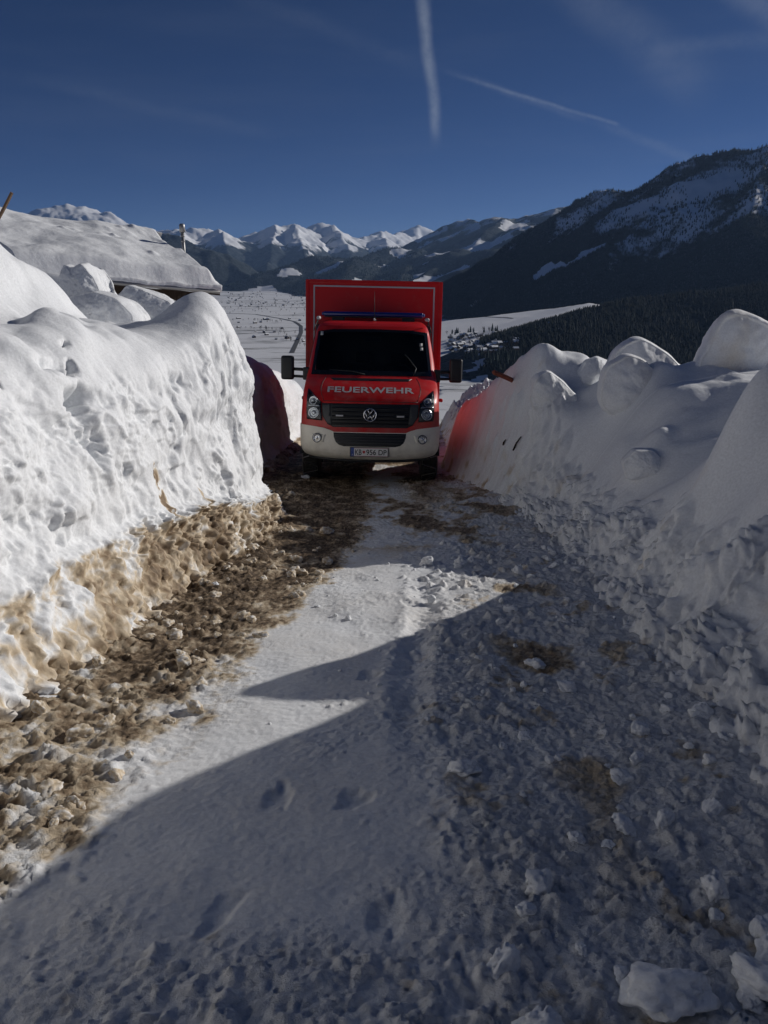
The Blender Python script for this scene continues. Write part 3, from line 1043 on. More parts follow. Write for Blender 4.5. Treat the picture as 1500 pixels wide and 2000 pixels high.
o = grid_obj('snow_track', GX, GY, Z, M['slush'], np.concatenate([dirt_col(dirtm) * 0.93, (0.12 + 0.88 * rough)[..., None]], -1))
tag(o, 'snow-covered mountain track of packed snow, crumbly slush and brown mud', kind='structure')
GROUND = (xs, ysn, Z)


def ground_at(x, y):
    i = min(np.searchsorted(ysn, y), len(ysn) - 1); j = min(np.searchsorted(xs, x), len(xs) - 1)
    return float(Z[i, j])


# ------------------------------------------------------------------ tall snow wall (sunlit), swept along the track
us = np.concatenate([np.linspace(-3, 1.4, 60)[:-1], np.arange(1.4, 9.2, 0.0125), np.arange(9.2, 22, 0.05)])
cum = [0.0]
vs = np.concatenate([np.linspace(0, 0.22, 44)[:-1], np.linspace(0.22, 0.60, 112)[:-1], np.linspace(0.60, 0.80, 60)[:-1], np.linspace(0.80, 1.0, 50)])
U, V_ = np.meshgrid(us, vs, indexing='ij')
xt = left_toe(U)
hw = np.interp(U, [-3, 2, 4, 5.5, 6.6, 7.4, 8.0, 8.6, 9.3, 10.3, 11.5, 13, 16, 22], [1.75, 1.75, 1.66, 1.64, 1.72, 1.85, 1.86, 1.60, 1.35, 1.55, 1.78, 1.90, 1.7, 1.3])
hf = np.interp(U, [-3, 2, 4, 5.5, 6.5, 7.6, 8.5, 10, 22], [0.46, 0.50, 0.56, 0.56, 0.50, 0.34, 0.30, 0.2, 0.15])
rise = np.interp(U, [-3, 2, 5, 6.5, 7.4, 8.2, 9.5, 12, 22], [0.95, 0.95, 0.95, 0.80, 0.50, 0.25, 0.25, 0.25, 0.20])
gsc = np.interp(U, [-3, 3, 5.5, 6.5, 7.2, 8.2, 8.8, 9.6, 22], [0.9, 0.85, 0.80, 0.72, 0.60, 0.58, 0.7, 0.9, 1.0])
rise7 = np.interp(U, [-3, 2, 6.4, 7.2, 8.0, 9.5, 22], [1.25, 1.25, 1.22, 0.95, 0.45, 0.28, 0.2])
offs = np.stack([0.0 * xt, -0.20 * gsc, -0.36 * gsc, -0.48 * gsc, -0.60 * gsc, -0.88 * gsc, -1.65 + 0 * xt, -2.5 + 0 * xt, -6.5 + 0 * xt])
hts = np.stack([-0.12 + 0 * xt, hf * 0.55, hf, hf + 0.5 * (hw - hf), hw - 0.18, hw + 0.10, hw + rise * 0.58, hw + rise7, hw + rise7 + 0.25])
kn = np.array([0, 0.10, 0.22, 0.42, 0.56, 0.64, 0.80, 0.90, 1.0])


def crom(vals, v):
    """piecewise interpolation smoothed by averaging neighbours"""
    idx = np.clip(np.searchsorted(kn, v, side='right') - 1, 0, len(kn) - 2)
    ii = np.arange(v.shape[0])[:, None]; jj = np.arange(v.shape[1])[None, :]

    def g(k):
        return vals[np.clip(k, 0, len(kn) - 1), ii, jj]
    t = (v - kn[idx]) / (kn[idx + 1] - kn[idx])
    p0, p1, p2, p3 = g(idx - 1), g(idx), g(idx + 1), g(idx + 2)
    d = kn[idx + 1] - kn[idx]
    k0 = kn[np.clip(idx - 1, 0, len(kn) - 1)]; k3 = kn[np.clip(idx + 2, 0, len(kn) - 1)]
    m1 = (p2 - p0) / np.maximum(kn[idx + 1] - k0, 1e-6) * d
    m2 = (p3 - p1) / np.maximum(k3 - kn[idx], 1e-6) * d
    t2 = t * t; t3 = t2 * t
    return (2 * t3 - 3 * t2 + 1) * p1 + (t3 - 2 * t2 + t) * m1 + (-2 * t3 + 3 * t2) * p2 + (t3 - t2) * m2


BX = xt + crom(offs, V_)
BY = U.copy()
BZ = base_z(BX, BY) + crom(hts, V_)
# soft humps and drifts on top of the bank: (x, y, radius x, radius y, height)
for (hx, hy, rx_, ry_, hh) in ((-1.72, 7.7, 0.45, 0.55, 0.46), (-3.75, 9.0, 1.25, 0.60, 0.22), (-3.1, 9.3, 0.6, 0.5, 0.16), (-3.5, 10.8, 1.0, 0.6, 0.36), (-2.95, 10.0, 0.75, 0.6, 0.34), (-5.2, 12.2, 1.0, 0.6, 0.95), (-4.3, 12.4, 0.5, 0.5, 0.5),
                               (-2.55, 8.4, 0.55, 0.4, -0.20), (-1.55, 12.2, 0.35, 0.5, 0.30), (-1.9, 10.6, 0.5, 0.6, 0.12)):
    top = smooth(V_, 0.45, 0.62)
    BZ = BZ + top * hh * np.exp(-((BX - hx) / rx_) ** 2 - ((BY - hy) / ry_) ** 2)
for k in range(44):
    hy = rnd.uniform(3.0, 8.6); hx = float(left_toe(hy)) - rnd.uniform(0.75, 2.4); pr = rnd.uniform(0.10, 0.30)
    i0, i1 = np.searchsorted(us, (hy - 2.8 * pr, hy + 2.8 * pr))
    xw, yw = BX[i0:i1], BY[i0:i1]
    q = np.hypot((xw - hx) / pr, (yw - hy) / (pr * rnd.uniform(0.7, 1.4))) * (1 + 0.25 * fbm(xw * 4 + k, yw * 4, 4.0, 2))
    BZ[i0:i1] += rnd.uniform(0.03, 0.10) * smooth(V_[i0:i1], 0.52, 0.62) * np.exp(-q ** 3)
P = np.stack([BX, BY, BZ], -1)
du = np.gradient(P, axis=0); dv = np.gradient(P, axis=1)
N = np.cross(dv, du)
N /= np.linalg.norm(N, axis=-1, keepdims=True) + 1e-9
if N[:, 100, 0].mean() < 0: N = -N
wall = smooth(V_, 0.16, 0.26) * smooth(V_, 0.66, 0.54)
topz = smooth(V_, 0.54, 0.66)
foot = 1 - smooth(V_, 0.20 + 0.03 * fbm(U * 1.7, 0 * U, 3.0, 3), 0.235 + 0.03 * fbm(U * 1.7, 0 * U, 3.0, 3))
x_, y_, z_ = BX, BY, BZ
D = 0.12 * fbm(x_ * 0.9, y_ * 1.0, z_ * 1.2, 2)
D = D * (wall + 0.5 * topz + 0.5 * foot)
crag = fbm(x_ * 3.1, y_ * 3.1, z_ * 2.6 + 4, 4, 0.55)
D += wall * (0.034 * crag * (0.4 + 0.9 * smooth(fbm(y_ * 0.8, z_ * 0.8, 77.0, 3), -0.2, 0.4)) - 0.05 * np.clip(ridged(x_ * 2.2, y_ * 2.2, z_ * 1.5 + 9, 3) - 0.9, 0, 1))
rg2 = 0.15 + 0.85 * smooth(fbm(y_ * 1.1, z_ * 1.1, 22.0, 4), -0.1, 0.3)             # rough and smoother parts of the cut
D += wall * rg2 * (0.007 * fbm(x_ * 12, y_ * 12, z_ * 12, 3, 0.65) + 0.005 * np.clip(fbm(x_ * 19, y_ * 19, z_ * 19 + 2, 2), -0.5, 0.1))
D += wall * (0.002 + 0.006 * rg2) * fbm(x_ * 34, y_ * 34, z_ * 34, 3, 0.65)
D += wall * 0.020 * pn(y_ * 1.6 + z_ * 3.2, z_ * 0.9 - y_ * 0.5, 63.0) * (1 - 0.5 * rg2)
# blower and blade marks: long slanting strokes, faint layers
stroke = pn(y_ * 0.9 + z_ * 0.5, (z_ - 0.55 * y_) * 7.0, 95.0)
D += wall * 0.014 * np.clip(stroke, -0.6, 0.2) * smooth(fbm(y_ * 0.7, z_ * 0.7, 99.0, 2), -0.1, 0.3)
D += wall * 0.012 * pn(z_ * 5.0 + 0.4 * fbm(y_ * 1.5, z_, 12.0, 2), y_ * 0.25, 3.0)
# chisel marks of the shovel
D -= wall * 0.030 * np.clip(pn(y_ * 2.8, z_ * 0.7, 41.0) - 0.25, 0, 1)
D += topz * (0.020 * fbm(x_ * 1.7, y_ * 1.7, 3.0, 3) + 0.0025 * fbm(x_ * 22, y_ * 22, 3.0, 2))
D += foot * (0.014 * fbm(x_ * 19, y_ * 19, z_ * 19, 3, 0.65) + 0.05 * fbm(x_ * 4, y_ * 4, z_ * 4, 3) + 0.022 * ridged(x_ * 8, y_ * 8, z_ * 6, 3) + 0.008 * fbm(x_ * 36, y_ * 36, z_ * 36, 2))
# carved hollows and grooves seen in the cut face: (px from, px to, width, depth)
for (u0, v0, u1, v1, wd, dp) in ((152, 785, 180, 885, 0.08, 0.17), (140, 770, 200, 790, 0.05, 0.08), (95, 690, 130, 705, 0.06, 0.12), (30, 955, 108, 1012, 0.035, 0.06), (318, 740, 330, 752, 0.07, 0.09),
                                 (322, 835, 330, 860, 0.05, 0.06), (330, 930, 345, 950, 0.06, 0.07), (0, 1060, 45, 1035, 0.05, 0.06), (420, 690, 436, 700, 0.06, 0.07), (130, 860, 160, 930, 0.05, 0.07)):
    q0 = at(u0, v0, 1.0) - np.array((0, 0, CAM_Z)); q1 = at(u1, v1, 1.0) - np.array((0, 0, CAM_Z))

    def hit(q):
        for y in np.arange(1.5, 9, 0.02):
            x, z = q[0] * y, CAM_Z + q[2] * y
            if z - float(base_z(0, y)) < 2.6 and x < float(left_toe(y)) - 0.28 - 0.16 * (z - float(base_z(0, y))):
                return np.array((x, y, z))
        return np.array((q[0] * 8, 8, CAM_Z + q[2] * 8))
    a, b = hit(q0), hit(q1)
    d = b - a; L2 = (d ** 2).sum() + 1e-9
    t = np.clip(((P - a) * d).sum(-1) / L2, 0, 1)
    dist = np.linalg.norm(P - a - t[..., None] * d, axis=-1) * (1 + 0.75 * crag + 0.3 * fbm(x_ * 8, y_ * 8, z_ * 8, 3))
    D -= dp * np.exp(-np.clip(dist / wd, 0, 9) ** 2.6)
# lumps of slush frozen to the foot
S = np.zeros_like(D)
arc = np.interp(vs, kn, [0, 0.28, 0.55, 1.15, 1.6, 1.9, 2.9, 4.5, 8.0])
items = []
for i in range(8000):
    yy = 1.5 + 7.6 * rnd.random()
    aa = rnd.random() ** 1.15 * 0.60
    r = 0.010 + 0.060 * rnd.random() ** 2.6
    items.append((aa, yy, r, r * rnd.uniform(0.35, 0.75), rnd.uniform(0, 6.28), rnd.uniform(0.6, 1.0), rnd.uniform(0, 9)))
items.sort(key=lambda q: q[2])
stamp_clods(S, arc, us, items)
S2 = np.zeros_like(D)
it2 = []
for i in range(900):
    yy = 2.0 + 6.6 * rnd.random(); aa = 0.6 + 1.1 * rnd.random()
    if fbm(np.array([yy * 1.1]), np.array([aa * 1.3]), 7.0, 2)[0] < 0.1: continue
    r = 0.012 + 0.05 * rnd.random() ** 2.5
    it2.append((aa, yy, r, r * rnd.uniform(0.3, 0.7), rnd.uniform(0, 6.28), rnd.uniform(0.5, 1.0), rnd.uniform(0, 9)))
stamp_clods(S2, arc, us, it2)
D += S2 * wall
S2 = np.zeros_like(D)
it2 = []
for i in range(70):                                   # pieces that broke out of the face, flat-bottomed
    r = rnd.uniform(0.09, 0.36)
    it2.append((0.65 + 1.1 * rnd.random(), 1.8 + 6.6 * rnd.random(), r, rnd.uniform(0.010, 0.038), rnd.uniform(0, 6.28), rnd.uniform(0.35, 0.9), rnd.uniform(0, 9)))
stamp_clods(S2, arc, us, it2, -1, 0.35)
D += np.clip(S2, -0.09, 0) * wall * (1 + 0.5 * crag)
S = S * (1 + 0.7 * fbm(x_ * 26, y_ * 26, z_ * 26, 3, 0.6))
mid = smooth(V_, 0.03, 0.09) * smooth(U, 5.6, 4.4)
D += S * (1 - smooth(V_, 0.22, 0.26)) * (1 - 0.72 * mid)
D *= smooth(V_, 0, 0.03) * 0.9 + 0.1
P2 = P + N * D[..., None]
# dirt: brown slush foot with a ragged upper edge, a few dark smears higher up
edge = 0.205 + 0.035 * fbm(U * 1.7, 0 * U, 3.0, 3) + 0.02 * fbm(U * 7, V_ * 20, 5.0, 3)
dm = smooth(edge - V_, -0.008, 0.02)
dark = np.interp(U, [1.5, 3.0, 4.2, 5.2, 6.2, 7.2, 8.4, 10], [0.10, 0.02, 0.10, 0.66, 0.56, 0.38, 0.40, 0.6])
dm = dm * (0.24 + 0.45 * dark + 0.55 * fbm(x_ * 3.2, y_ * 3.2, z_ * 3.2, 4, 0.6) + 0.26 * fbm(x_ * 17, y_ * 17, z_ * 17, 4, 0.65))
dm = np.clip(dm, 0, 1) - 0.9 * np.clip(S - 0.035, 0, 0.1) * (dm > 0)
cool = at(390, 960, 5.9)
for (u0, v0, y0, sx, sz, st) in ((388, 965, 5.75, 0.09, 0.22, 0.75), (440, 975, 6.3, 0.05, 0.12, 0.4), (372, 925, 5.7, 0.03, 0.09, 0.9)):
    c = at(u0, v0, y0)
    q = np.exp(-((y_ - c[1]) / sx) ** 2 - ((z_ - c[2]) / sz) ** 2) * smooth(fbm(x_ * 9, y_ * 9, z_ * 7, 3), -0.35, 0.3)
    dm = np.maximum(dm, st * smooth(q, 0.25, 0.6))
C = dirt_col(dm)
o = grid_obj('snow_wall', P2[..., 0], P2[..., 1], P2[..., 2], M['snow'], C)
tag(o, 'tall sunlit cut snow wall with brown slush along its foot', 'snow bank')

# ------------------------------------------------------------------ shaded snow bank on the sun side
bx = np.concatenate([np.arange(0.95, 3.7, 0.0135), np.linspace(3.72, 9.0, 60)])
by = np.concatenate([np.linspace(-6, 1.3, 70)[:-1], np.arange(1.3, 8.0, 0.0145), np.arange(8.0, 12.6, 0.021), np.linspace(12.62, 22, 300)])
X, Y = np.meshgrid(bx, by)
rt_ = right_toe(Y)
t = X - rt_
ky = [-6, 2, 3.97, 4.42, 4.73, 5.0, 5.25, 5.5, 5.85, 6.3, 6.85, 7.3, 7.8, 8.6, 9.3, 9.7, 10.1, 10.6, 11.2, 12, 12.5, 13, 14, 16, 22]
kBx = [1.92, 1.92, 1.95, 1.95, 1.95, 1.95, 1.95, 1.95, 1.95, 1.95, 1.95, 1.95, 1.95, 1.90, 1.80, 1.74, 1.70, 1.56, 1.34, 1.16, 1.10, 1.10, 1.3, 1.5, 1.7]
kB = [.22, .22, .20, .20, .20, .20, .20, .20, .19, .18, .18, .18, .20, .24, .36, .50, .90, .95, .85, .70, .65, .50, .3, .2, .2]
kCx = [2.28, 2.28, 2.28, 2.28, 2.28, 2.28, 2.28, 2.28, 2.28, 2.28, 2.28, 2.28, 2.25, 2.2, 2.05, 2.0, 1.95, 1.82, 1.62, 1.42, 1.27, 1.25, 1.5, 1.7, 1.9]
kC = [.74, .74, .72, .70, .66, .62, .66, .60, .52, .42, .44, .50, .62, .80, 1.10, 1.15, 1.85, 1.88, 1.58, 1.30, 1.20, 1.0, .5, .5, .5]
kD = [1.40, 1.40, 1.38, 1.34, 1.24, 1.15, 1.60, 1.28, .92, .66, .74, .90, 1.12, 1.32, 1.42, 1.20, 1.85, 1.90, 1.60, 1.25, 1.10, .85, .55, .70, 1.1]
kE = [2.15, 2.15, 2.10, 2.06, 1.88, 1.46, 1.76, 1.70, 1.34, .93, 1.03, 1.20, 1.45, 1.66, 1.66, 1.22, 1.55, 1.60, 1.30, .95, .80, .66, .6, .85, 1.2]
kF = [2.45, 2.45, 2.42, 2.35, 2.15, 1.72, 1.72, 1.72, 1.50, 1.18, 1.28, 1.46, 1.62, 1.75, 1.72, 1.32, 1.45, 1.50, 1.20, .85, .8, .70, .7, 1.1, 1.3]
H = np.empty_like(X)
for i, y in enumerate(by):
    tx = float(right_toe(y)) + float(0.13 * fbm(np.array([y * 0.9]), np.array([0.3]), 5.0, 3)[0]) * (y < 9.6)
    f = lambda a: float(np.interp(y, ky, a))
    xc = f(kCx)
    nx = [tx - 0.6, tx, max(tx + 0.05, f(kBx)), xc, max(2.58, xc + 0.3), 2.9, 3.6, 5.0, 9.0]
    H[i] = np.interp(bx, nx, [-0.16, -0.03, f(kB), f(kC), f(kD), f(kE), f(kF), f(kF) - 0.1, f(kF) - 1.2])


def blur(A, n, ax):
    k = np.hanning(2 * n + 3)[1:-1]; k /= k.sum()
    pad = [(0, 0), (0, 0)]; pad[ax] = (n, n)
    return np.apply_along_axis(lambda v: np.convolve(v, k, 'valid'), ax, np.pad(A, pad, 'edge'))


H = blur(blur(H, 15, 1), 16, 0)
tt = np.clip(t / 1.2, -0.4, 1.0)
up = smooth(t, 0.6, 1.1)
calm = smooth(np.abs(X - 2.9), 0.25, 0.6) * 0.6 + 0.4
H += up * calm * (0.07 * fbm(X * 0.9, Y * 0.9, 51.0, 3) + 0.02 * fbm(X * 3, Y * 3, 52.0, 3))
H += smooth(Y, 14.5, 16.5) * (0.24 * fbm(X * 1.6, Y * 1.6, 81.0, 4, 0.6) + 0.10 * ridged(X * 3.6, Y * 3.6, 82.0, 3)) * smooth(t, 0, 0.5)
H += smooth(t, 0.05, 0.3) * (0.030 * fbm(X * 2.0, Y * 2.0, 83.0, 2) + 0.018 * np.abs(fbm(X * 6, Y * 6, 84.0, 3)) * smooth(t, 0.7, 0.3))
for k in range(46):
    py = rnd.uniform(2.5, 10.0); px = rnd.uniform(1.95, 3.1); pr = rnd.uniform(0.14, 0.34)
    j0, j1 = np.searchsorted(bx, (px - 2.4 * pr, px + 2.4 * pr)); i0, i1 = np.searchsorted(by, (py - 2.8 * pr, py + 2.8 * pr))
    xw, yw = X[i0:i1, j0:j1], Y[i0:i1, j0:j1]
    q = np.hypot((xw - px) / pr, (yw - py) / (pr * rnd.uniform(0.7, 1.3))) * (1 + 0.18 * fbm(xw * 3 + k, yw * 3, 4.0, 2))
    H[i0:i1, j0:j1] += rnd.uniform(0.03, 0.10) * np.exp(-q ** 2.6)
# drifts: (pixel u, v, distance, rx, ry, height)
for (u, v, y, rx_, ry_, hh) in ((1058, 690, 10.1, 0.26, 0.40, 0.20), (1115, 706, 10.6, 0.45, 0.4, 0.04), (1165, 716, 10.2, 0.26, 0.22, 0.10), (1060, 745, 9.3, 0.26, 0.34, 0.30),
                                (1130, 800, 8.2, 0.40, 0.30, -0.10), (1200, 850, 7.2, 0.45, 0.35, 0.10), (1390, 935, 5.2, 0.32, 0.24, 0.12), (1270, 960, 5.8, 0.40, 0.30, -0.10),
                                (1455, 765, 5.3, 0.26, 0.20, 0.16), (1300, 860, 6.9, 0.3, 0.4, 0.10), (1420, 1080, 4.2, 0.40, 0.30, 0.12), (1180, 930, 7.2, 0.22, 0.30, -0.08)):
    c = at(u, v, y)
    H += hh * np.exp(-((X - c[0]) / rx_) ** 2 - ((Y - c[1]) / ry_) ** 2)
lowz = smooth(t, 0.85, 0.45) * smooth(t, -0.5, -0.1)
H += lowz * (0.05 * fbm(X * 4.0, Y * 4.0, 54.0, 3) + 0.012 * ridged(X * 9, Y * 9, 55.0, 3) + 0.007 * fbm(X * 34, Y * 34, 3.0, 3))
H += 0.0022 * fbm(X * 30, Y * 30, 3.0, 2) + 0.006 * up * fbm(X * 9, Y * 9, 8.0, 3) * smooth(fbm(X * 1.2, Y * 1.2, 71.0, 2), 0.0, 0.5)
items = []
for i in range(14000):
    y = 1.3 + 9.6 * rnd.random() ** 1.4
    x = float(right_toe(y)) + rnd.uniform(-0.4, 0.7)
    if x > float(right_toe(y)) + rnd.uniform(0.10, 0.48): continue
    if y > 9.3 and rnd.random() < 0.8: continue
    r = 0.008 + 0.060 * rnd.random() ** 3.4
    items.append((x, y, r, r * rnd.uniform(0.28, 0.72), rnd.uniform(0, 6.28), rnd.uniform(0.6, 1.0), rnd.uniform(0, 9)))
for i in range(260):
    y = 1.5 + 8.0 * rnd.random()
    x = float(right_toe(y)) + rnd.uniform(0.0, 0.55)
    r = rnd.uniform(0.05, 0.17)
    items.append((x, y, r, r * rnd.uniform(0.25, 0.5), rnd.uniform(0, 6.28), rnd.uniform(0.6, 1.0), rnd.uniform(0, 9)))
items.sort(key=lambda q: q[2])
S = np.zeros_like(H)
stamp_clods(S, bx, by, items)
S = S * (1 + 0.7 * fbm(X * 24, Y * 24, 8.0, 3, 0.6))
B3 = np.stack([X, Y, base_z(X, Y) + H], -1)
N3 = np.cross(np.gradient(B3, bx, axis=1), np.gradient(B3, by, axis=0))
N3 /= np.linalg.norm(N3, axis=-1, keepdims=True)
for ax_ in (0, 1):
    N3 = np.stack([blur(N3[..., k], 6, ax_) for k in range(3)], -1)
N3 /= np.linalg.norm(N3, axis=-1, keepdims=True)
B3 = B3 + N3 * S[..., None]
H = H + S * N3[..., 2]
dm = 0.14 * lowz * smooth(fbm(X * 2.6, Y * 2.6, 15.0, 4), 0.3, 0.7)
mud = smooth(Y, 8.6, 10.0) * smooth(H, 0.75, 0.1) * smooth(fbm(X * 3, Y * 3, H * 4, 4), 0.0, 0.6) * 0.55
dm = np.maximum(dm, mud)
ZR = base_z(X, Y) + H
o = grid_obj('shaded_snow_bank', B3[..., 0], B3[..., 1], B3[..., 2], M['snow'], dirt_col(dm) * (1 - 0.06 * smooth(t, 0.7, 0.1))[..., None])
tag(o, 'shaded lumpy snow bank with soft drifts and crumbly foot', 'snow bank')


def rbank_at(x, y):
    i = min(np.searchsorted(by, y), len(by) - 1); j = min(np.searchsorted(bx, x), len(bx) - 1)
    return max(float(ZR[i, j]), ground_at(x, y) if x < 3.1 else -99)


# ------------------------------------------------------------------ snow blocks on the shaded bank
def snow_block(name, outline, y_front, depth, label, cap=0.10, grain=1.0, step=0.022, lean=0.0, dirt=0.0, seed=0.0, bulge=0.05):
    """a block whose camera-side face has the given outline (pixels); depth runs away along +y, top rounded"""
    q = np.array([at(u, v, y_front) for (u, v) in outline])
    lo, hi = q.min(0), q.max(0)
    cx = (lo[0] + hi[0]) / 2; cz = (lo[2] + hi[2]) / 2
    ang = np.linspace(-math.pi, math.pi, 150, endpoint=False)
    # radial outline around the centre
    seg = np.concatenate([q, q[:1]])
    dens = np.concatenate([np.stack([np.linspace(a[0], b[0], 40, endpoint=False), np.linspace(a[2], b[2], 40, endpoint=False)], -1) for a, b in zip(seg[:-1], seg[1:])])
    th = np.arctan2(dens[:, 1] - cz, dens[:, 0] - cx); rad = np.hypot(dens[:, 0] - cx, dens[:, 1] - cz)
    od = np.argsort(th)
    rad_i = np.interp(ang, th[od], rad[od], period=2 * math.pi)
    k = np.ones(7) / 7
    rad_i = np.convolve(np.concatenate([rad_i[-3:], rad_i, rad_i[:3]]), k, 'valid')
    nd = 46
    s = np.linspace(0, 1, nd)
    # front disc rings, then the side, then the back disc
    rings = []
    for f in np.linspace(0.02, 0.92, 26): rings.append((f, 0.0))
    for a in np.linspace(0, math.pi / 2, 8): rings.append((0.92 + 0.08 * math.sin(a), cap * (1 - math.cos(a))))
    for f in np.linspace(0, 1, 40)[1:-1]: rings.append((1.0 - 0.10 * f, cap + f * (depth - 2 * cap)))
    for a in np.linspace(0, math.pi / 2, 8): rings.append((0.90 * (0.72 + 0.28 * math.cos(a)), depth - cap + cap * math.sin(a)))
    for f in np.linspace(0.62, 0.02, 8): rings.append((f, depth))
    rf = np.array([r_[0] for r_ in rings])[:, None]; rd = np.array([r_[1] for r_ in rings])[:, None]
    BX_ = cx + rf * rad_i[None] * np.cos(ang)[None] + rd * 0.25
    BZ_ = cz + rf * rad_i[None] * np.sin(ang)[None] - rd * 0.10
    BY_ = y_front + rd + 0 * BX_ + lean * (BZ_ - cz)
    dx = np.cos(ang)[None] * (rf > 0.5); dzz = np.sin(ang)[None] * (rf > 0.5)
    front = (rd < cap)
    nsy = np.where(rd < cap * 0.9, -1.0, np.where(rd > depth - cap * 0.9, 1.0, 0.0))
    n1 = 0.07 * fbm(BX_ * 2 + seed, BY_ * 2, BZ_ * 2, 3) + 0.010 * grain * fbm(BX_ * 10, BY_ * 10, BZ_ * 10 + seed, 3) + 0.003 * grain * fbm(BX_ * 40, BY_ * 40, BZ_ * 40, 2)
    topw = np.clip(np.sin(ang)[None], 0, 1)
    BY_ = BY_ + nsy * n1 - bulge * np.where(rd < cap, 1 - np.clip(rf, 0, 1) ** 2, 0)
    BX_ = BX_ + dx * n1 * (nsy == 0) * 0.8
    BZ_ = BZ_ + dzz * n1 * (nsy == 0) * (1 - 0.6 * topw)
    n_, m_ = BX_.shape
    V = np.stack([BX_, BY_, BZ_], -1).reshape(-1, 3)
    i = np.arange(n_ * m_).reshape(n_, m_)
    F = np.stack([i[:-1], np.roll(i[:-1], -1, 1), np.roll(i[1:], -1, 1), i[1:]], -1).reshape(-1, 4)
    d = dirt * (nsy < 0) * smooth(fbm(BX_ * 2, BY_ * 2, BZ_ * 2 + 7, 4), -0.2, 0.8)
    me = np_mesh(name, V, F, M['snow'], dirt_col(d).reshape(-1, 3))
    o = link(bpy.data.objects.new(name, me))
    return tag(o, label, 'snow block')


snow_block('snow_slab', [(1322, 800), (1360, 715), (1405, 618), (1432, 598), (1475, 612), (1520, 636), (1545, 700), (1550, 880), (1480, 900), (1330, 850)], 8.4, 0.7,
           'big pale flat-faced snow slab leaning up on the shaded bank', cap=0.09, dirt=0.16, seed=2.0, grain=1.8)
snow_block('snow_boulder', [(1188, 705), (1205, 675), (1245, 654), (1270, 664), (1310, 690), (1342, 725), (1335, 800), (1240, 830), (1190, 790)], 9.0, 0.5,
           'rounded snow boulder behind the smaller boulder on the shaded bank', cap=0.26, seed=5.0, bulge=0.22)
snow_block('snow_boulder', [(1166, 765), (1178, 715), (1225, 688), (1258, 700), (1290, 735), (1335, 755), (1330, 800), (1270, 830), (1200, 820), (1170, 795)], 8.4, 0.45,
           'smaller round-faced snow boulder in front of another boulder on the shaded bank', cap=0.22, seed=8.0, dirt=0.10, bulge=0.16)

# broken pieces of old snow along the crest of the sunlit wall
snow_block('snow_block', [(108, 552), (122, 512), (138, 522), (162, 511), (184, 540), (196, 570), (180, 600), (115, 600)], 10.6, 0.5,
           'twin-peaked sunlit snow block below the hut eave', cap=0.10, seed=12.0, bulge=0.10, grain=1.6)
snow_block('snow_block', [(98, 604), (128, 578), (182, 566), (232, 580), (268, 618), (262, 650), (200, 660), (108, 650)], 9.0, 0.5,
           'broad low sunlit snow block on top of the snow wall', cap=0.16, seed=15.0, bulge=0.14, grain=1.4)
snow_block('snow_block', [(222, 580), (246, 553), (285, 568), (338, 592), (345, 640), (300, 650), (230, 640)], 10.1, 0.5,
           'sloping sunlit snow block in front of the hut wall', cap=0.12, seed=18.0, bulge=0.12, grain=1.5)

for outl, yf, lab, sd in (([(1032, 780), (1044, 736), (1070, 722), (1100, 744), (1132, 778), (1120, 812), (1045, 812)], 9.25, 'pale rounded snow lump beside the red-tinted end of the shaded bank', 21.0),
                          ([(1128, 730), (1142, 703), (1165, 696), (1190, 711), (1198, 748), (1135, 752)], 9.7, 'low snow lump between the bank end and the round boulders', 24.0),
                          ([(1215, 905), (1240, 880), (1275, 878), (1300, 900), (1305, 935), (1225, 940)], 6.85, 'small snow lump half sunk midway up the shaded bank', 30.0)):
    snow_block('snow_block', outl, yf, 0.4, lab, cap=0.14, seed=sd, bulge=0.12, grain=1.5)

# ------------------------------------------------------------------ fire engine
TX, TY = -0.215, 10.47
truck = empty('fire_truck', (TX, TY, -SLOPE * TY + 0.0), (-math.atan(SLOPE), R(1.15), 0))
tag(truck, 'red and white fire service box truck facing up the snowy track', 'fire truck')
PZ = [0.39, 0.46, 0.55, 0.66, 0.80, 0.87, 1.00, 1.12, 1.21, 1.27, 1.34, 1.42, 1.50, 1.56, 1.62, 1.75, 2.0, 2.26, 2.33, 2.38, 2.42, 2.45, 2.46]
PY = [0.10, 0.03, 0.0, 0.0, 0.03, 0.06, 0.055, 0.075, 0.10, 0.15, 0.23, 0.35, 0.50, 0.62, 0.70, 0.82, 1.06, 1.31, 1.39, 1.48, 1.63, 1.95, 2.28]
WZ = [0.39, 0.46, 0.60, 0.86, 1.30, 1.55, 1.80, 2.10, 2.26, 2.34, 2.40, 2.44, 2.46]
WW = [0.90, 0.945, 0.985, 1.0, 0.985, 0.970, 0.945, 0.905, 0.875, 0.845, 0.80, 0.74, 0.66]
BACK = 2.30


def y0(z): return np.interp(z, PZ, PY)
def hwid(z): return np.interp(z, WZ, WW)
def cz_(z): return np.interp(z, [0.39, 0.8, 1.2, 1.6, 2.2, 2.4, 2.46], [0.30, 0.34, 0.36, 0.30, 0.24, 0.16, 0.01])


def fsurf(x, z):
    w_ = hwid(z)
    q = np.clip(np.abs(x) / w_, 0, 1)
    # a gently bowed front that turns the corner into the side
    return y0(z) + cz_(z) * (0.25 * q ** 2 + 0.75 * (1 - np.sqrt(np.clip(1 - q ** 6, 0, 1))))


def cab_ring(z, side_y):
    w_ = float(hwid(z))
    a = np.linspace(-1, 1, 61)
    xq = np.sign(a) * (1 - (1 - np.abs(a)) ** 1.8) * w_
    fr_ = [(x, float(fsurf(x, z))) for x in xq]
    ys = float(fsurf(w_, z))
    bk = max(BACK, ys + 0.01)
    sd = [ys + (bk - ys) * k / side_y for k in range(1, side_y + 1)]
    return [(-w_, yy) for yy in sd[::-1]] + fr_ + [(w_, yy) for yy in sd]


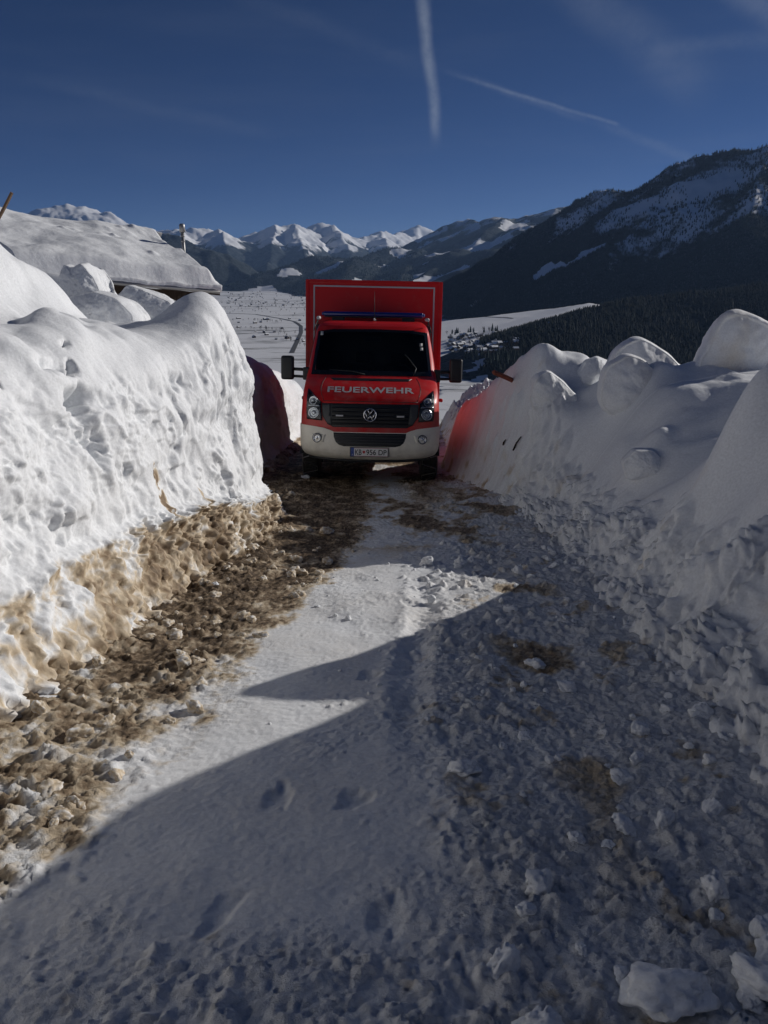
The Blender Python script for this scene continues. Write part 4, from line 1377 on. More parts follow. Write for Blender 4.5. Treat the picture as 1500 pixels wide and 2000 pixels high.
WS_POLY = [(-0.885, 1.60), (0.885, 1.60), (0.865, 1.85), (0.832, 2.24), (0.60, 2.268), (0, 2.28), (-0.60, 2.268), (-0.832, 2.24), (-0.865, 1.85)]


def inside(px, pz, poly):
    c = False
    for i in range(len(poly)):
        x1, z1 = poly[i]; x2, z2 = poly[i - 1]
        if (z1 > pz) != (z2 > pz) and px < (x2 - x1) * (pz - z1) / (z2 - z1) + x1:
            c = not c
    return c


SIDE_N = 34
zr = np.unique(np.concatenate([np.linspace(0.52, 1.3, 40), np.linspace(1.3, 2.3, 44), np.linspace(2.3, 2.46, 16)]))
V = []; F = []
ARCH = (0.98, 0.37, 0.45)
for z in zr:
    V += [(x, y, z) for x, y in cab_ring(z, SIDE_N)]
nc = 61 + 2 * SIDE_N
for i in range(len(zr) - 1):
    for j in range(nc - 1):
        f = (i * nc + j, i * nc + j + 1, (i + 1) * nc + j + 1, (i + 1) * nc + j)
        c = np.mean([V[k] for k in f], axis=0)
        if abs(c[0]) < 0.9 and inside(c[0] * 1.01, c[2], WS_POLY): continue
        if math.hypot(c[1] - ARCH[0], c[2] - ARCH[1]) < ARCH[2] and abs(c[0]) > 0.85: continue
        F.append(f)
body = raw('cab', V, F, M['red'], truck, True)
box('cab_back', (-0.95, BACK - 0.02, 0.45), (0.95, BACK + 0.02, 2.40), M['black'], truck, 0.01)


def dens_poly(poly, step=0.045):
    bm = bmesh.new()
    vs_ = [bm.verts.new((x, 0, z)) for x, z in poly]
    bm.faces.new(vs_)
    bmesh.ops.triangulate(bm, faces=bm.faces[:])
    for _ in range(6):
        es = [e for e in bm.edges if e.calc_length() > step]
        if not es: break
        bmesh.ops.subdivide_edges(bm, edges=es, cuts=1)
        bmesh.ops.triangulate(bm, faces=bm.faces[:])
    return bm


def patch(name, poly, off, mat, parent, skirt=0.03, smoothed=True, step=0.045, surf=fsurf):
    """panel lying on the cab front: outline in (x, z), off = proud of the skin"""
    bm = dens_poly(poly, step)
    for v in bm.verts:
        v.co.y = float(surf(v.co.x, v.co.z)) - off
    if bm.faces:
        bm.normal_update()
        if sum(f.normal.y * f.calc_area() for f in bm.faces) > 0:
            bmesh.ops.reverse_faces(bm, faces=bm.faces[:])
    be = [e for e in bm.edges if e.is_boundary]
    r_ = bmesh.ops.extrude_edge_only(bm, edges=be)
    for v in [g for g in r_['geom'] if isinstance(g, bmesh.types.BMVert)]:
        v.co.y += skirt
    o = bm_obj(name, bm, mat, parent, smoothed)
    return o


def mirror(poly): return [(-x, z) for x, z in poly[::-1]]


# windscreen: frit border, tinted glass, wipers
ws = patch('windscreen', [(x * 0.985, 1.615 + (z - 1.60) * 0.965) for x, z in WS_POLY], 0.004, M['glass'], truck, 0.004)
ins = [(x * 0.955, 1.655 + (z - 1.60) * 0.86) for x, z in WS_POLY]
outs = [(x * 1.012, 1.585 + (z - 1.60) * 1.03) for x, z in WS_POLY]


def band(name, po, pi, off, mat, parent, sub=6):
    V = []; F = []
    n = len(po)
    pts_o = []; pts_i = []
    for i in range(n):
        for k in range(sub * 4):
            t = k / (sub * 4)
            pts_o.append((po[i][0] + t * (po[(i + 1) % n][0] - po[i][0]), po[i][1] + t * (po[(i + 1) % n][1] - po[i][1])))
            pts_i.append((pi[i][0] + t * (pi[(i + 1) % n][0] - pi[i][0]), pi[i][1] + t * (pi[(i + 1) % n][1] - pi[i][1])))
    m_ = len(pts_o)
    for (a, b), (c, d) in zip(pts_o, pts_i):
        V += [(a, float(fsurf(a, b)) - off, b), (c, float(fsurf(c, d)) - off, d)]
    for i in range(m_):
        j = (i + 1) % m_
        F.append((2 * i, 2 * j, 2 * j + 1, 2 * i + 1))
    return raw(name, V, F, mat, parent, True)


band('windscreen_border', outs, ins, 0.007, M['sideglass'], ws)
tube('wiper', [(0.62, float(fsurf(0.62, 1.60)) - .02, 1.60), (0.66, float(fsurf(0.66, 1.70)) - .03, 1.70), (0.55, float(fsurf(0.55, 1.84)) - .025, 1.84), (0.49, float(fsurf(0.49, 1.90)) - .022, 1.90)], 0.008, M['black'], ws, 6)
tube('wiper', [(-0.10, float(fsurf(0.1, 1.60)) - .02, 1.60), (-0.30, float(fsurf(0.3, 1.66)) - .03, 1.645), (-0.62, float(fsurf(.62, 1.68)) - .025, 1.66)], 0.008, M['black'], ws, 6)
patch('inspection_sticker', [(0.72, 2.03), (0.76, 2.03), (0.765, 2.08), (0.72, 2.08)], 0.010, M['paper'], ws, 0.001)
patch('inspection_sticker', [(0.725, 1.97), (0.77, 1.97), (0.77, 2.015), (0.725, 2.015)], 0.010, M['paper'], ws, 0.001)
patch('toll_sticker', [(-0.80, 2.18), (-0.755, 2.18), (-0.755, 2.24), (-0.80, 2.24)], 0.010, M['paper'], ws, 0.001)

# interior seen through the glass
dash = box('dashboard', (-0.86, 0.92, 1.15), (0.86, 1.30, 1.56), M['dash'], truck, 0.06, 3, smoothed=True)
box('instrument_hood', (0.22, 1.0, 1.54), (0.66, 1.28, 1.64), M['dash'], dash, 0.04, 3)
ring = [(0.43 + 0.19 * math.cos(a), 1.36 + 0.10 * math.sin(a) * 0.6, 1.58 + 0.18 * math.sin(a)) for a in np.linspace(0, 2 * math.pi, 28, endpoint=False)]
sw = tube('steering_wheel', ring, 0.014, M['black'], truck, 8, True)
tube('steering_spoke', [(0.25, 1.36, 1.57), (0.43, 1.34, 1.56), (0.61, 1.36, 1.57)], 0.014, M['black'], sw, 6)
for sx, wd in ((0.43, 0.25), (-0.15, 0.22), (-0.62, 0.22)):
    st = box('seat', (sx - wd, 1.55, 0.95), (sx + wd, 2.02, 1.17), M['cloth'], truck, 0.05, 3, smoothed=True)
    box('seat_back', (sx - wd, 1.98, 1.10), (sx + wd, 2.14, 1.78), M['cloth'], st, 0.05, 3, rot=Matrix.Rotation(R(-9), 3, 'X'), smoothed=True)
    box('headrest', (sx - 0.13, 2.05, 1.79), (sx + 0.13, 2.15, 1.97), M['cloth'], st, 0.035, 3, smoothed=True)
box('folded_jacket', (-0.40, 1.12, 1.56), (-0.05, 1.32, 1.66), M['greyplastic'], truck, 0.03, 3)
box('clipboard_papers', (-0.62, 1.05, 1.565), (-0.46, 1.25, 1.60), M['paper'], truck, 0.004, 1, rot=Matrix.Rotation(R(14), 3, 'X'))
box('interior_mirror', (-0.13, 1.38, 2.10), (0.13, 1.42, 2.17), M['black'], truck, 0.015)

# bonnet: air slot, seams
patch('scuttle_slot', [(-0.60, 1.545), (-0.54, 1.508), (0.54, 1.508), (0.60, 1.545)], 0.004, M['grille'], truck, 0.01)
for s in (-1, 1):
    tube('bonnet_seam', [(s * x, float(fsurf(x, z)) - 0.0015, z) for x, z in ((0.66, 1.555), (0.70, 1.48), (0.715, 1.40), (0.70, 1.32), (0.66, 1.235))], 0.004, M['black'], truck, 5)
tube('bonnet_seam', [(x, float(fsurf(x, 1.225)) - 0.001, 1.225) for x in np.linspace(-0.67, 0.67, 20)], 0.005, M['black'], truck, 5)

# grille with slats, badge and strobes
GP = [(-0.685, 1.195), (0.685, 1.195), (0.675, 1.02), (0.60, 0.905), (0.52, 0.865), (-0.52, 0.865), (-0.60, 0.905), (-0.675, 1.02)]
gr = patch('grille', GP, 0.006, M['grille'], truck, 0.03)
for s in (-1, 1):
    q = [(0.57, 1.19), (0.683, 1.19), (0.673, 1.02), (0.60, 0.91), (0.535, 0.885)]
    patch('grille_corner', q if s > 0 else mirror(q), 0.012, M['greyplastic'], gr, 0.02)
for k, zz in enumerate((0.915, 0.965, 1.015, 1.075, 1.13)):
    hx = 0.535
    V = []; F = []
    for i, x in enumerate(np.linspace(-hx, hx, 24)):
        yy = float(fsurf(x, zz))
        V += [(x, yy - 0.008, zz - 0.016), (x, yy - 0.034, zz - 0.010), (x, yy - 0.030, zz + 0.006), (x, yy - 0.008, zz + 0.016)]
    for i in range(23):
        for j in range(3):
            F.append((4 * i + j, 4 * i + j + 1, 4 * i + 4 + j + 1, 4 * i + 4 + j))
    raw('grille_slat', V, F, M['grille'], gr, True)
EY = float(fsurf(0, 1.045)) - 0.050
ring = [(0.086 * math.cos(a), EY, 1.045 + 0.086 * math.sin(a)) for a in np.linspace(0, 2 * math.pi, 40, endpoint=False)]
em = tube('emblem_ring', ring, 0.0085, M['chrome'], truck, 8, True)
lathe('emblem_disc', [(0.082, 0.0), (0.082, 0.03)], (0, 1, 0), (0, EY + 0.004, 1.045), M['grille'], em, 32)


def strokes(name, segs, r, parent):
    for a, b in segs:
        tube(name, [(a[0], EY - 0.004, 1.045 + a[1]), (b[0], EY - 0.004, 1.045 + b[1])], r, M['chrome'], parent, 6)


strokes('emblem_letter_v', [((-0.036, 0.073), (0.0, 0.008)), ((0.036, 0.073), (0.0, 0.008))], 0.0075, em)
strokes('emblem_letter_w', [((-0.068, 0.044), (-0.030, -0.066)), ((-0.030, -0.066), (0.0, -0.004)), ((0.0, -0.004), (0.030, -0.066)), ((0.030, -0.066), (0.068, 0.044))], 0.0075, em)
for s in (-1, 1):
    st = box('strobe_lamp', (s * 0.425 - 0.062, EY - 0.004, 1.012), (s * 0.425 + 0.062, EY + 0.05, 1.048), M['greyplastic'], truck, 0.006)
    box('strobe_lens', (s * 0.425 - 0.05, EY - 0.009, 1.019), (s * 0.425 + 0.05, EY, 1.041), M['white'], st, 0.003)

# headlights
HL = [(0.700, 1.205), (0.690, 1.06), (0.680, 0.955), (0.895, 0.968), (0.905, 1.10), (0.905, 1.30), (0.900, 1.385), (0.855, 1.35), (0.78, 1.27)]


def hsurf(x, z):  # the lamp bodies sit a little flatter than the cab corner
    return fsurf(np.minimum(np.abs(x), 0.93), z)


for s in (-1, 1):
    q = HL if s > 0 else mirror(HL)
    hl = patch('headlight', q, 0.004, M['greyplastic'], truck, 0.03, surf=hsurf)
    for (cx_, cz0, r_) in ((0.795, 1.055, 0.082), (0.805, 1.225, 0.062)):
        yy = float(fsurf(cx_, cz0))
        nrm = Vector((float(fsurf(cx_ + 0.02, cz0) - fsurf(cx_ - 0.02, cz0)) / 0.04 * s * 0.8, -1, 0.15)).normalized()
        lathe('headlight_reflector', [(r_, -0.012), (r_, 0.018), (r_ * 0.86, 0.020), (r_ * 0.70, 0.008), (r_ * 0.40, 0.002), (r_ * 0.36, 0.014), (r_ * 0.2, 0.022)], nrm,
              (s * cx_, yy - 0.004, cz0), M['reflector'], hl, 28)
    tq = [(0.715, 1.150), (0.895, 1.150), (0.895, 1.163), (0.715, 1.163)]
    patch('headlight_divider', tq if s > 0 else mirror(tq), 0.012, M['reflector'], hl, 0.01)
    iq = [(0.80, 1.275), (0.893, 1.30), (0.893, 1.365), (0.855, 1.335)]
    patch('indicator', iq if s > 0 else mirror(iq), 0.008, M['black'], hl, 0.01, surf=hsurf)
    lens = patch('headlight_lens', q, 0.034, M['lens'], hl, 0.034, surf=hsurf)
    # seam round the lamp
    tube('headlight_seam', [(x * (1 if s > 0 else 1), float(hsurf(x, z)) - 0.012, z) for x, z in [(a[0], a[1]) for a in q]], 0.006, M['black'], hl, 5, True)

# bumper: wraps the corners
def bump_top(x):
    return float(np.interp(abs(x), [0, 0.50, 0.56, 0.66, 0.80, 1.0], [0.800, 0.800, 0.825, 0.855, 0.870, 0.890]))


V = []; F = []
ringx = []
for s in np.linspace(-1, 1, 91):
    ringx.append(s)
rows_ = 16
for k in range(rows_ + 1):
    f = k / rows_
    for s in ringx:
        # first 12% each end run back along the side
        if abs(s) > 0.86:
            xx = math.copysign(1.0, s); yb = (abs(s) - 0.86) / 0.14 * 0.22
        else:
            a = abs(s) / 0.86
            xx = math.copysign(1 - (1 - a) ** 1.7, s); yb = 0
        bot = float(np.interp(abs(xx) * 1.0, [0, 0.5, 0.85, 1.0], [0.385, 0.40, 0.44, 0.475]))
        top = bump_top(xx)
        zz = bot + f * (top - bot)
        ww_ = float(hwid(zz)) + 0.010
        x = xx * ww_
        y = float(fsurf(xx * hwid(zz), zz)) - 0.014 + yb
        tuck = 0.05 * max(0, 1 - f * 5) ** 2
        V.append((x * (1 - tuck * 0.3), y + tuck, zz))
n_ = len(ringx)
for k in range(rows_):
    for j in range(n_ - 1):
        F.append((k * n_ + j, k * n_ + j + 1, (k + 1) * n_ + j + 1, (k + 1) * n_ + j))
bump = raw('bumper', V, F, M['cream'], truck, True)
LI = [(-0.51, 0.792), (0.51, 0.792), (0.505, 0.73), (0.475, 0.66), (0.43, 0.622), (0.36, 0.605), (-0.36, 0.605), (-0.43, 0.622), (-0.475, 0.66), (-0.505, 0.73)]
it = patch('lower_intake', LI, 0.018, M['grille'], bump, 0.03)
for zz in (0.65, 0.69, 0.73, 0.765):
    hx = 0.45 if zz < 0.67 else 0.49
    tube('intake_bar', [(x, float(fsurf(x, zz)) - 0.022, zz) for x in np.linspace(-hx, hx, 14)], 0.006, M['greyplastic'], it, 6)
for s in (-1, 1):
    fq = [(0.62, 0.76), (0.86, 0.775), (0.875, 0.72), (0.84, 0.67), (0.655, 0.655)]
    fp = patch('fog_lamp_recess', fq if s > 0 else mirror(fq), 0.020, M['cream'], bump, 0.02)
    yy = float(fsurf(0.742, 0.712))
    fl = lathe('fog_lamp', [(0.058, -0.01), (0.058, 0.014), (0.050, 0.016), (0.044, 0.006), (0.020, 0.003), (0.014, 0.010)], (s * 0.25, -1, 0), (s * 0.742, yy - 0.018, 0.712), M['reflector'], bump, 26)
    ring = [(s * 0.742 + 0.060 * math.cos(a), yy - 0.026 + s * 0.060 * math.cos(a) * 0.25, 0.712 + 0.060 * math.sin(a)) for a in np.linspace(0, 2 * math.pi, 26, endpoint=False)]
    tube('fog_lamp_ring', ring, 0.008, M['black'], fl, 6, True)
    bq = [(0.40, 0.505), (0.86, 0.545), (0.865, 0.53), (0.40, 0.488)]
    patch('bumper_crease', bq if s > 0 else mirror(bq), 0.019, M['cream'], bump, 0.01)
lip = tube('bumper_lip', [(x, float(fsurf(x, 0.40)) + 0.01, 0.392 + 0.07 * abs(x) ** 3) for x in np.linspace(-0.86, 0.86, 24)], 0.022, M['black'], bump, 8)


# lettering
def letters(name, body_, width, height, cx_, z0_, ybase, mat, parent, surf=None, off=0.004, bold=0.0, res=6):
    cu = bpy.data.curves.new(name, 'FONT')
    cu.body = body_
    cu.size = 1.0
    cu.offset = bold
    cu.resolution_u = res
    cu.fill_mode = 'FRONT'
    ob = bpy.data.objects.new(name, cu)
    COL.objects.link(ob)
    bpy.context.view_layer.update()
    dg = bpy.context.evaluated_depsgraph_get()
    me = bpy.data.meshes.new_from_object(ob.evaluated_get(dg))
    bpy.data.objects.remove(ob)
    bm = bmesh.new(); bm.from_mesh(me); bpy.data.meshes.remove(me)
    x_lo = min(v.co.x for v in bm.verts); x_hi = max(v.co.x for v in bm.verts)
    z_lo = min(v.co.y for v in bm.verts); z_hi = max(v.co.y for v in bm.verts)
    for v in bm.verts:
        v.co = Vector((cx_ + ((v.co.x - x_lo) / (x_hi - x_lo) - 0.5) * width, 0, z0_ + (v.co.y - z_lo) / (z_hi - z_lo) * height))
    if surf is not None:
        for _ in range(3):
            es = [e for e in bm.edges if e.calc_length() > 0.06]
            if not es: break
            bmesh.ops.subdivide_edges(bm, edges=es, cuts=1)
            bmesh.ops.triangulate(bm, faces=bm.faces[:])
    for v in bm.verts:
        v.co.y = (float(surf(v.co.x, v.co.z)) if surf is not None else ybase) - off
    bm.normal_update()
    fs = bm.faces[:]
    if sum(f.normal.y for f in fs) > 0: bmesh.ops.reverse_faces(bm, faces=fs)
    return bm_obj(name, bm, mat, parent)


letters('bonnet_lettering', 'FEUERWEHR', 1.235, 0.078, 0.0, 1.345, 0, M['white'], truck, fsurf, 0.004, 0.022)

PYF = float(fsurf(0, 0.53)) - 0.036
pl = box('number_plate', (-0.275, PYF, 0.462), (0.265, PYF + 0.016, 0.598), M['black'], truck, 0.004)
box('plate_face', (-0.262, PYF - 0.003, 0.470), (0.255, PYF, 0.590), M['plate'], pl, 0.001, 1)
box('plate_blue_band', (-0.261, PYF - 0.005, 0.4705), (-0.216, PYF - 0.003, 0.5895), M['plateblue'], pl, 0)
for zz in (0.5830, 0.4735):
    box('plate_red_line', (-0.214, PYF - 0.0045, zz), (0.254, PYF - 0.003, zz + 0.0035), M['platered'], pl, 0)
letters('plate_text', 'KB', 0.090, 0.076, -0.155, 0.490, PYF - 0.003, M['text'], pl, None, 0.003, 0.012)
letters('plate_text', '956 DP', 0.285, 0.076, 0.098, 0.490, PYF - 0.003, M['text'], pl, None, 0.003, 0.012)
raw('plate_crest', [(-0.096, PYF - 0.006, 0.548), (-0.060, PYF - 0.006, 0.548), (-0.060, PYF - 0.006, 0.522), (-0.078, PYF - 0.006, 0.508), (-0.096, PYF - 0.006, 0.522)], [(0, 1, 2, 3, 4)], M['platered'], pl)
letters('plate_country_letter', 'A', 0.022, 0.028, -0.2385, 0.478, PYF - 0.005, M['white'], pl, None, 0.002, 0.01)
stars = []
Fst = []
for k in range(12):
    a = 2 * math.pi * k / 12
    c = (-0.2385 + 0.013 * math.cos(a), 0.555 + 0.013 * math.sin(a))
    b = len(stars)
    stars += [(c[0] - .002, PYF - 0.0065, c[1]), (c[0], PYF - 0.0065, c[1] - .002), (c[0] + .002, PYF - 0.0065, c[1]), (c[0], PYF - 0.0065, c[1] + .002)]
    Fst.append((b, b + 1, b + 2, b + 3))
raw('plate_star_ring', stars, Fst, M['white'], pl)

# cargo box
BZ0, BZ1, BWD, BY0, BY1 = 0.95, 3.115, 1.105, 2.42, 6.15
bx_o = box('box_body', (-BWD, BY0, BZ0), (BWD, BY1, BZ1), M['red'], truck, 0.018, 2)
for s in (-1, 1):
    box('corner_profile', (s * BWD - 0.03, BY0 - 0.008, BZ0), (s * BWD + 0.03, BY0 + 0.06, BZ1 + 0.01), M['red'], bx_o, 0.012, 2)
box('top_profile', (-BWD + 0.03, BY0 - 0.007, BZ1 - 0.045), (BWD - 0.03, BY0 + 0.06, BZ1 + 0.012), M['red'], bx_o, 0.010, 2)
for s in (-1, 1):
    box('reflective_stripe', (s * 0.995 - 0.0125, BY0 - 0.004, 1.05), (s * 0.995 + 0.0125, BY0 - 0.001, 3.035), M['white'], bx_o, 0)
    box('reflective_stripe', (s * (BWD + 0.0015) - 0.001, BY0 + 0.2, 2.96), (s * (BWD + 0.0015) + 0.001, BY1 - 0.2, 2.985), M['white'], bx_o, 0)
    # roller shutters, sides unseen: slats with depth, red so more red light bounces
    for k in range(26):
        z = 1.15 + k * 0.066
        box('shutter_slat', (s * (BWD + 0.004) - 0.006, BY0 + 0.55, z), (s * (BWD + 0.004) + 0.006, BY0 + 1.75, z + 0.060), M['red'], bx_o, 0.004, 1)
    box('side_skirt', (s * 1.06 - 0.02, BY0 + 0.05, 0.55), (s * 1.06 + 0.02, BY1 - 0.9, 0.95), M['red'], bx_o, 0.008)
box('reflective_stripe', (-0.9825, BY0 - 0.004, 3.035 - 0.025), (0.9825, BY0 - 0.001, 3.035), M['white'], bx_o, 0)
for (x, z) in ((-0.94, 2.98), (0.94, 2.98), (-0.94, 2.2), (0.94, 2.2)):
    lathe('panel_rivet', [(0.010, 0.0), (0.008, 0.006)], (0, -1, 0), (x, BY0, z), M['greyplastic'], bx_o, 10)

# light bar, roof lamps, aerial
lb = box('light_bar', (-0.795, 1.80, 2.505), (0.795, 1.98, 2.575), M['blue'], truck, 0.028, 3, smoothed=True)
box('light_bar_base', (-0.78, 1.82, 2.488), (0.78, 1.96, 2.506), M['black'], lb, 0.004)
for x in (-0.56, 0.56):
    box('light_bar_foot', (x - 0.10, 1.84, 2.43), (x + 0.10, 1.94, 2.49), M['black'], lb, 0.008)
for s in (-1, 1):
    lathe('light_bar_cap', [(0.030, 0), (0.030, 0.02), (0.018, 0.034)], (s, 0, 0), (s * 0.79, 1.89, 2.54), M['blue'], lb, 16)
    tube('roof_lamp', [(s * 0.855, 1.50, 2.36), (s * 0.86, 1.46, 2.43)], 0.010, M['black'], truck, 8)
    ll = lathe('corner_lamp', [(0.012, -0.05), (0.026, -0.03), (0.028, 0.02), (0.024, 0.028), (0.012, 0.032)], (s * 0.45, -1, -0.1), (s * 0.84, 1.45, 2.445), M['white'], truck, 18)
    tube('corner_lamp_cable', [(s * 0.86, 1.46, 2.40), (s * 0.885, 1.36, 2.32), (s * 0.90, 1.30, 2.24)], 0.006, M['black'], ll, 6)
ae = lathe('aerial_base', [(0.028, 0), (0.026, 0.02), (0.014, 0.04)], (0, 0, 1), (0.02, 1.66, 2.425), M['black'], truck, 16)
tube('aerial', [(0.02, 1.66, 2.46), (0.018, 1.68, 2.68), (0.014, 1.71, 2.88)], [0.006, 0.004, 0.0025], M['black'], ae, 6)
lathe('aerial_tip_lamp', [(0.014, 0), (0.014, 0.03), (0.008, 0.04)], (0, 0, 1), (0.015, 1.58, 2.425), M['white'], truck, 12)

# side windows, doors, handles
for s in (-1, 1):
    def sside(y, z): return s * (float(hwid(z)))
    q = [(1.02, 1.62), (1.42, 2.16), (2.05, 2.16), (2.10, 1.60)]
    V = []; n1, n2 = 12, 10
    for i in range(n1):
        for j in range(n2):
            a, b = i / (n1 - 1), j / (n2 - 1)
            yb = q[0][0] + a * (q[3][0] - q[0][0]); yt = q[1][0] + a * (q[2][0] - q[1][0])
            z = 1.61 + b * 0.55; yy = yb + b * (yt - yb)
            V.append((sside(yy, z) + s * 0.006, yy, z))
    F = [(i * n2 + j, (i + 1) * n2 + j, (i + 1) * n2 + j + 1, i * n2 + j + 1) for i in range(n1 - 1) for j in range(n2 - 1)]
    if s < 0: F = [f[::-1] for f in F]
    raw('side_window', V, F, M['sideglass'], truck, True)
    box('door_handle', (s * 1.0 - 0.02, 1.88, 1.42), (s * 1.0 + 0.02, 2.06, 1.46), M['black'], truck, 0.008)
    for (ya, yb_) in ((1.16, 1.04), (2.12, 2.12)):
        tube('door_seam', [(sside(0, z) + s * 0.001, ya + (yb_ - ya) * (z - 0.6) / 1.0, z) for z in np.linspace(0.60 if ya > 2 else 0.88, 1.60, 8)], 0.004, M['black'], truck, 5)
    box('side_rubbing_strip', (s * 0.995 - 0.012, 1.45, 0.84), (s * 0.995 + 0.014, 2.24, 0.93), M['black'], truck, 0.01)
    # wheel arch trim
    tube('wheel_arch', [(s * 0.995, ARCH[0] + 0.46 * math.cos(a), ARCH[1] + 0.46 * math.sin(a)) for a in np.linspace(0.15, math.pi - 0.15, 20)], 0.028, M['black'], truck, 8)
    # mirrors on two arms
    hx = s * 1.265
    mi = box('mirror_housing', (hx - 0.095, 0.92, 1.50), (hx + 0.095, 1.06, 1.855), M['black'], truck, 0.045, 4, smoothed=True)
    box('mirror_glass', (hx - 0.075, 1.058, 1.53), (hx + 0.075, 1.064, 1.83), M['chrome'], mi, 0)
    tube('mirror_arm', [(s * 0.955, 1.02, 1.64), (s * 1.05, 0.99, 1.655), (s * 1.20, 0.98, 1.66)], 0.024, M['black'], mi, 8)
    tube('mirror_arm', [(s * 0.955, 1.02, 1.545), (s * 1.05, 0.99, 1.55), (s * 1.20, 0.98, 1.555)], 0.020, M['black'], mi, 8)
    box('mirror_mount', (s * 0.985 - 0.05, 0.96, 1.50), (s * 0.985 + 0.05, 1.14, 1.69), M['black'], mi, 0.02, 2)
    # rubber-arm outline lamps at the box's lower front
    ol = tube('outline_lamp_arm', [(s * 1.04, 2.36, 1.20), (s * 1.13, 2.33, 1.19)], 0.022, M['black'], truck, 8)
    lathe('outline_lamp', [(0.026, 0), (0.030, 0.02), (0.030, 0.05), (0.020, 0.06)], (s, 0, -0.1), (s * 1.13, 2.33, 1.19), M['lampred'] if s > 0 else M['white'], ol, 16)
    box('outline_lamp_bracket', (s * 1.06 - 0.03, 2.31, 1.10), (s * 1.06 + 0.03, 2.39, 1.19), M['black'], ol, 0.006)

# chassis and wheels with snow chains
box('chassis', (-0.62, 0.35, 0.42), (0.62, 6.05, 0.72), M['frame'], truck, 0.02)
box('box_subframe', (-0.95, BY0 + 0.05, 0.72), (0.95, 6.0, 0.95), M['frame'], truck, 0.02)
box('engine_tray', (-0.80, 0.22, 0.40), (0.80, 1.9, 0.62), M['frame'], truck, 0.03)
TR = 0.365


def wheel(x, y, s, dual=False):
    prof = [(0.215, -0.11), (0.30, -0.118), (0.335, -0.112), (0.355, -0.095), (TR, -0.07), (TR, 0.07), (0.355, 0.095), (0.335, 0.112), (0.30, 0.118), (0.215, 0.11)]
    wh = lathe('wheel', prof, (1, 0, 0), (x, y, TR), M['rubber'], truck, 40)
    lathe('rim', [(0.215, 0.0), (0.205, 0.03), (0.17, 0.02), (0.15, 0.055), (0.07, 0.065), (0.06, 0.10), (0.02, 0.105)], (s, 0, 0), (x + s * 0.03, y, TR), M['metal'], wh, 28)
    # tread blocks
    V = []; F = []
    for k in range(44):
        a = 2 * math.pi * k / 44
        for xo in (-0.068, -0.022, 0.024):
            b = len(V)
            for da, rr_ in ((-0.05, TR - 0.004), (0.05, TR - 0.004), (0.045, TR + 0.009), (-0.045, TR + 0.009)):
                for xx in (xo, xo + 0.040):
                    an = a + da + (0.03 if xo < 0 else -0.03)
                    V.append((x + xx, y + rr_ * math.cos(an), TR + rr_ * math.sin(an)))
            F += [(b + 4, b + 5, b + 7, b + 6), (b, b + 1, b + 3, b + 2), (b + 2, b + 3, b + 5, b + 4), (b, b + 6, b + 7, b + 1), (b, b + 2, b + 4, b + 6), (b + 1, b + 7, b + 5, b + 3)]
    raw('tread', V, F, M['rubber'], wh)
    # snow chain: zigzag over the tread and a loop on the flank
    pts = []
    for k in range(36):
        a = 2 * math.pi * k / 36
        pts.append((x + (0.105 if k % 4 in (0, 1) else -0.105) * 1.0, y + (TR + 0.014 - (0.012 if k % 2 else 0)) * math.cos(a), TR + (TR + 0.014) * math.sin(a)))
    tube('snow_chain', pts, 0.010, M['steel'], wh, 6, True)
    tube('snow_chain', [(x + s * 0.125, y + 0.30 * math.cos(a), TR + 0.30 * math.sin(a)) for a in np.linspace(0, 2 * math.pi, 30, endpoint=False)], 0.008, M['steel'], wh, 6, True)


for s in (-1, 1):
    wheel(s * 0.885, 0.98, s)
    wheel(s * 0.90, 4.65, s)
    mf = box('mud_flap', (s * 0.90 - 0.14, 1.44, 0.20), (s * 0.90 + 0.14, 1.46, 0.62), M['black'], truck, 0.004, 1)

# ------------------------------------------------------------------ snow-loaded hut below the track
hut = empty('hut', (0, 0, 0))
tag(hut, 'dark wooden hut half buried behind the snow wall under thick roof snow', 'hut')
EC = at(428, 541, 19.0)          # eave corner at the gable
EL = at(120, 511, 17.2)          # eave far along to the left
RC = at(318, 455, 22.2)          # ridge end at the gable
RL = at(-20, 415, 20.4)
along = Vector(EL - EC); along.normalize()
EC, EL, RC, RL = Vector(EC), Vector(EL), Vector(RC), Vector(RL)
EL2 = EC + (EL - EC) * 1.25; RL2 = RC + (RL - RC) * 1.25
# roof slab of boards
def quad_slab(name, a, b, c, d, th, mat, parent):
    n = (b - a).cross(d - a).normalized()
    if n.z < 0: n = -n
    V = [a, b, c, d] + [p - n * th for p in (a, b, c, d)]
    F = [(0, 1, 2, 3), (7, 6, 5, 4), (0, 4, 5, 1), (1, 5, 6, 2), (2, 6, 7, 3), (3, 7, 4, 0)]
    return raw(name, V, F, mat, parent)


dn = Vector((0, 0, -0.26))
roof = quad_slab('roof', EC + dn, EL2 + dn, RL2 + dn, RC + dn, 0.10, M['darkwood'], hut)
BC = RC + Vector((-2.9, 6.4, -1.1)); BL = RL2 + Vector((-2.9, 6.4, -1.1))
quad_slab('roof_back', RC + dn, RL2 + dn, BL + dn, BC + dn, 0.10, M['darkwood'], hut)
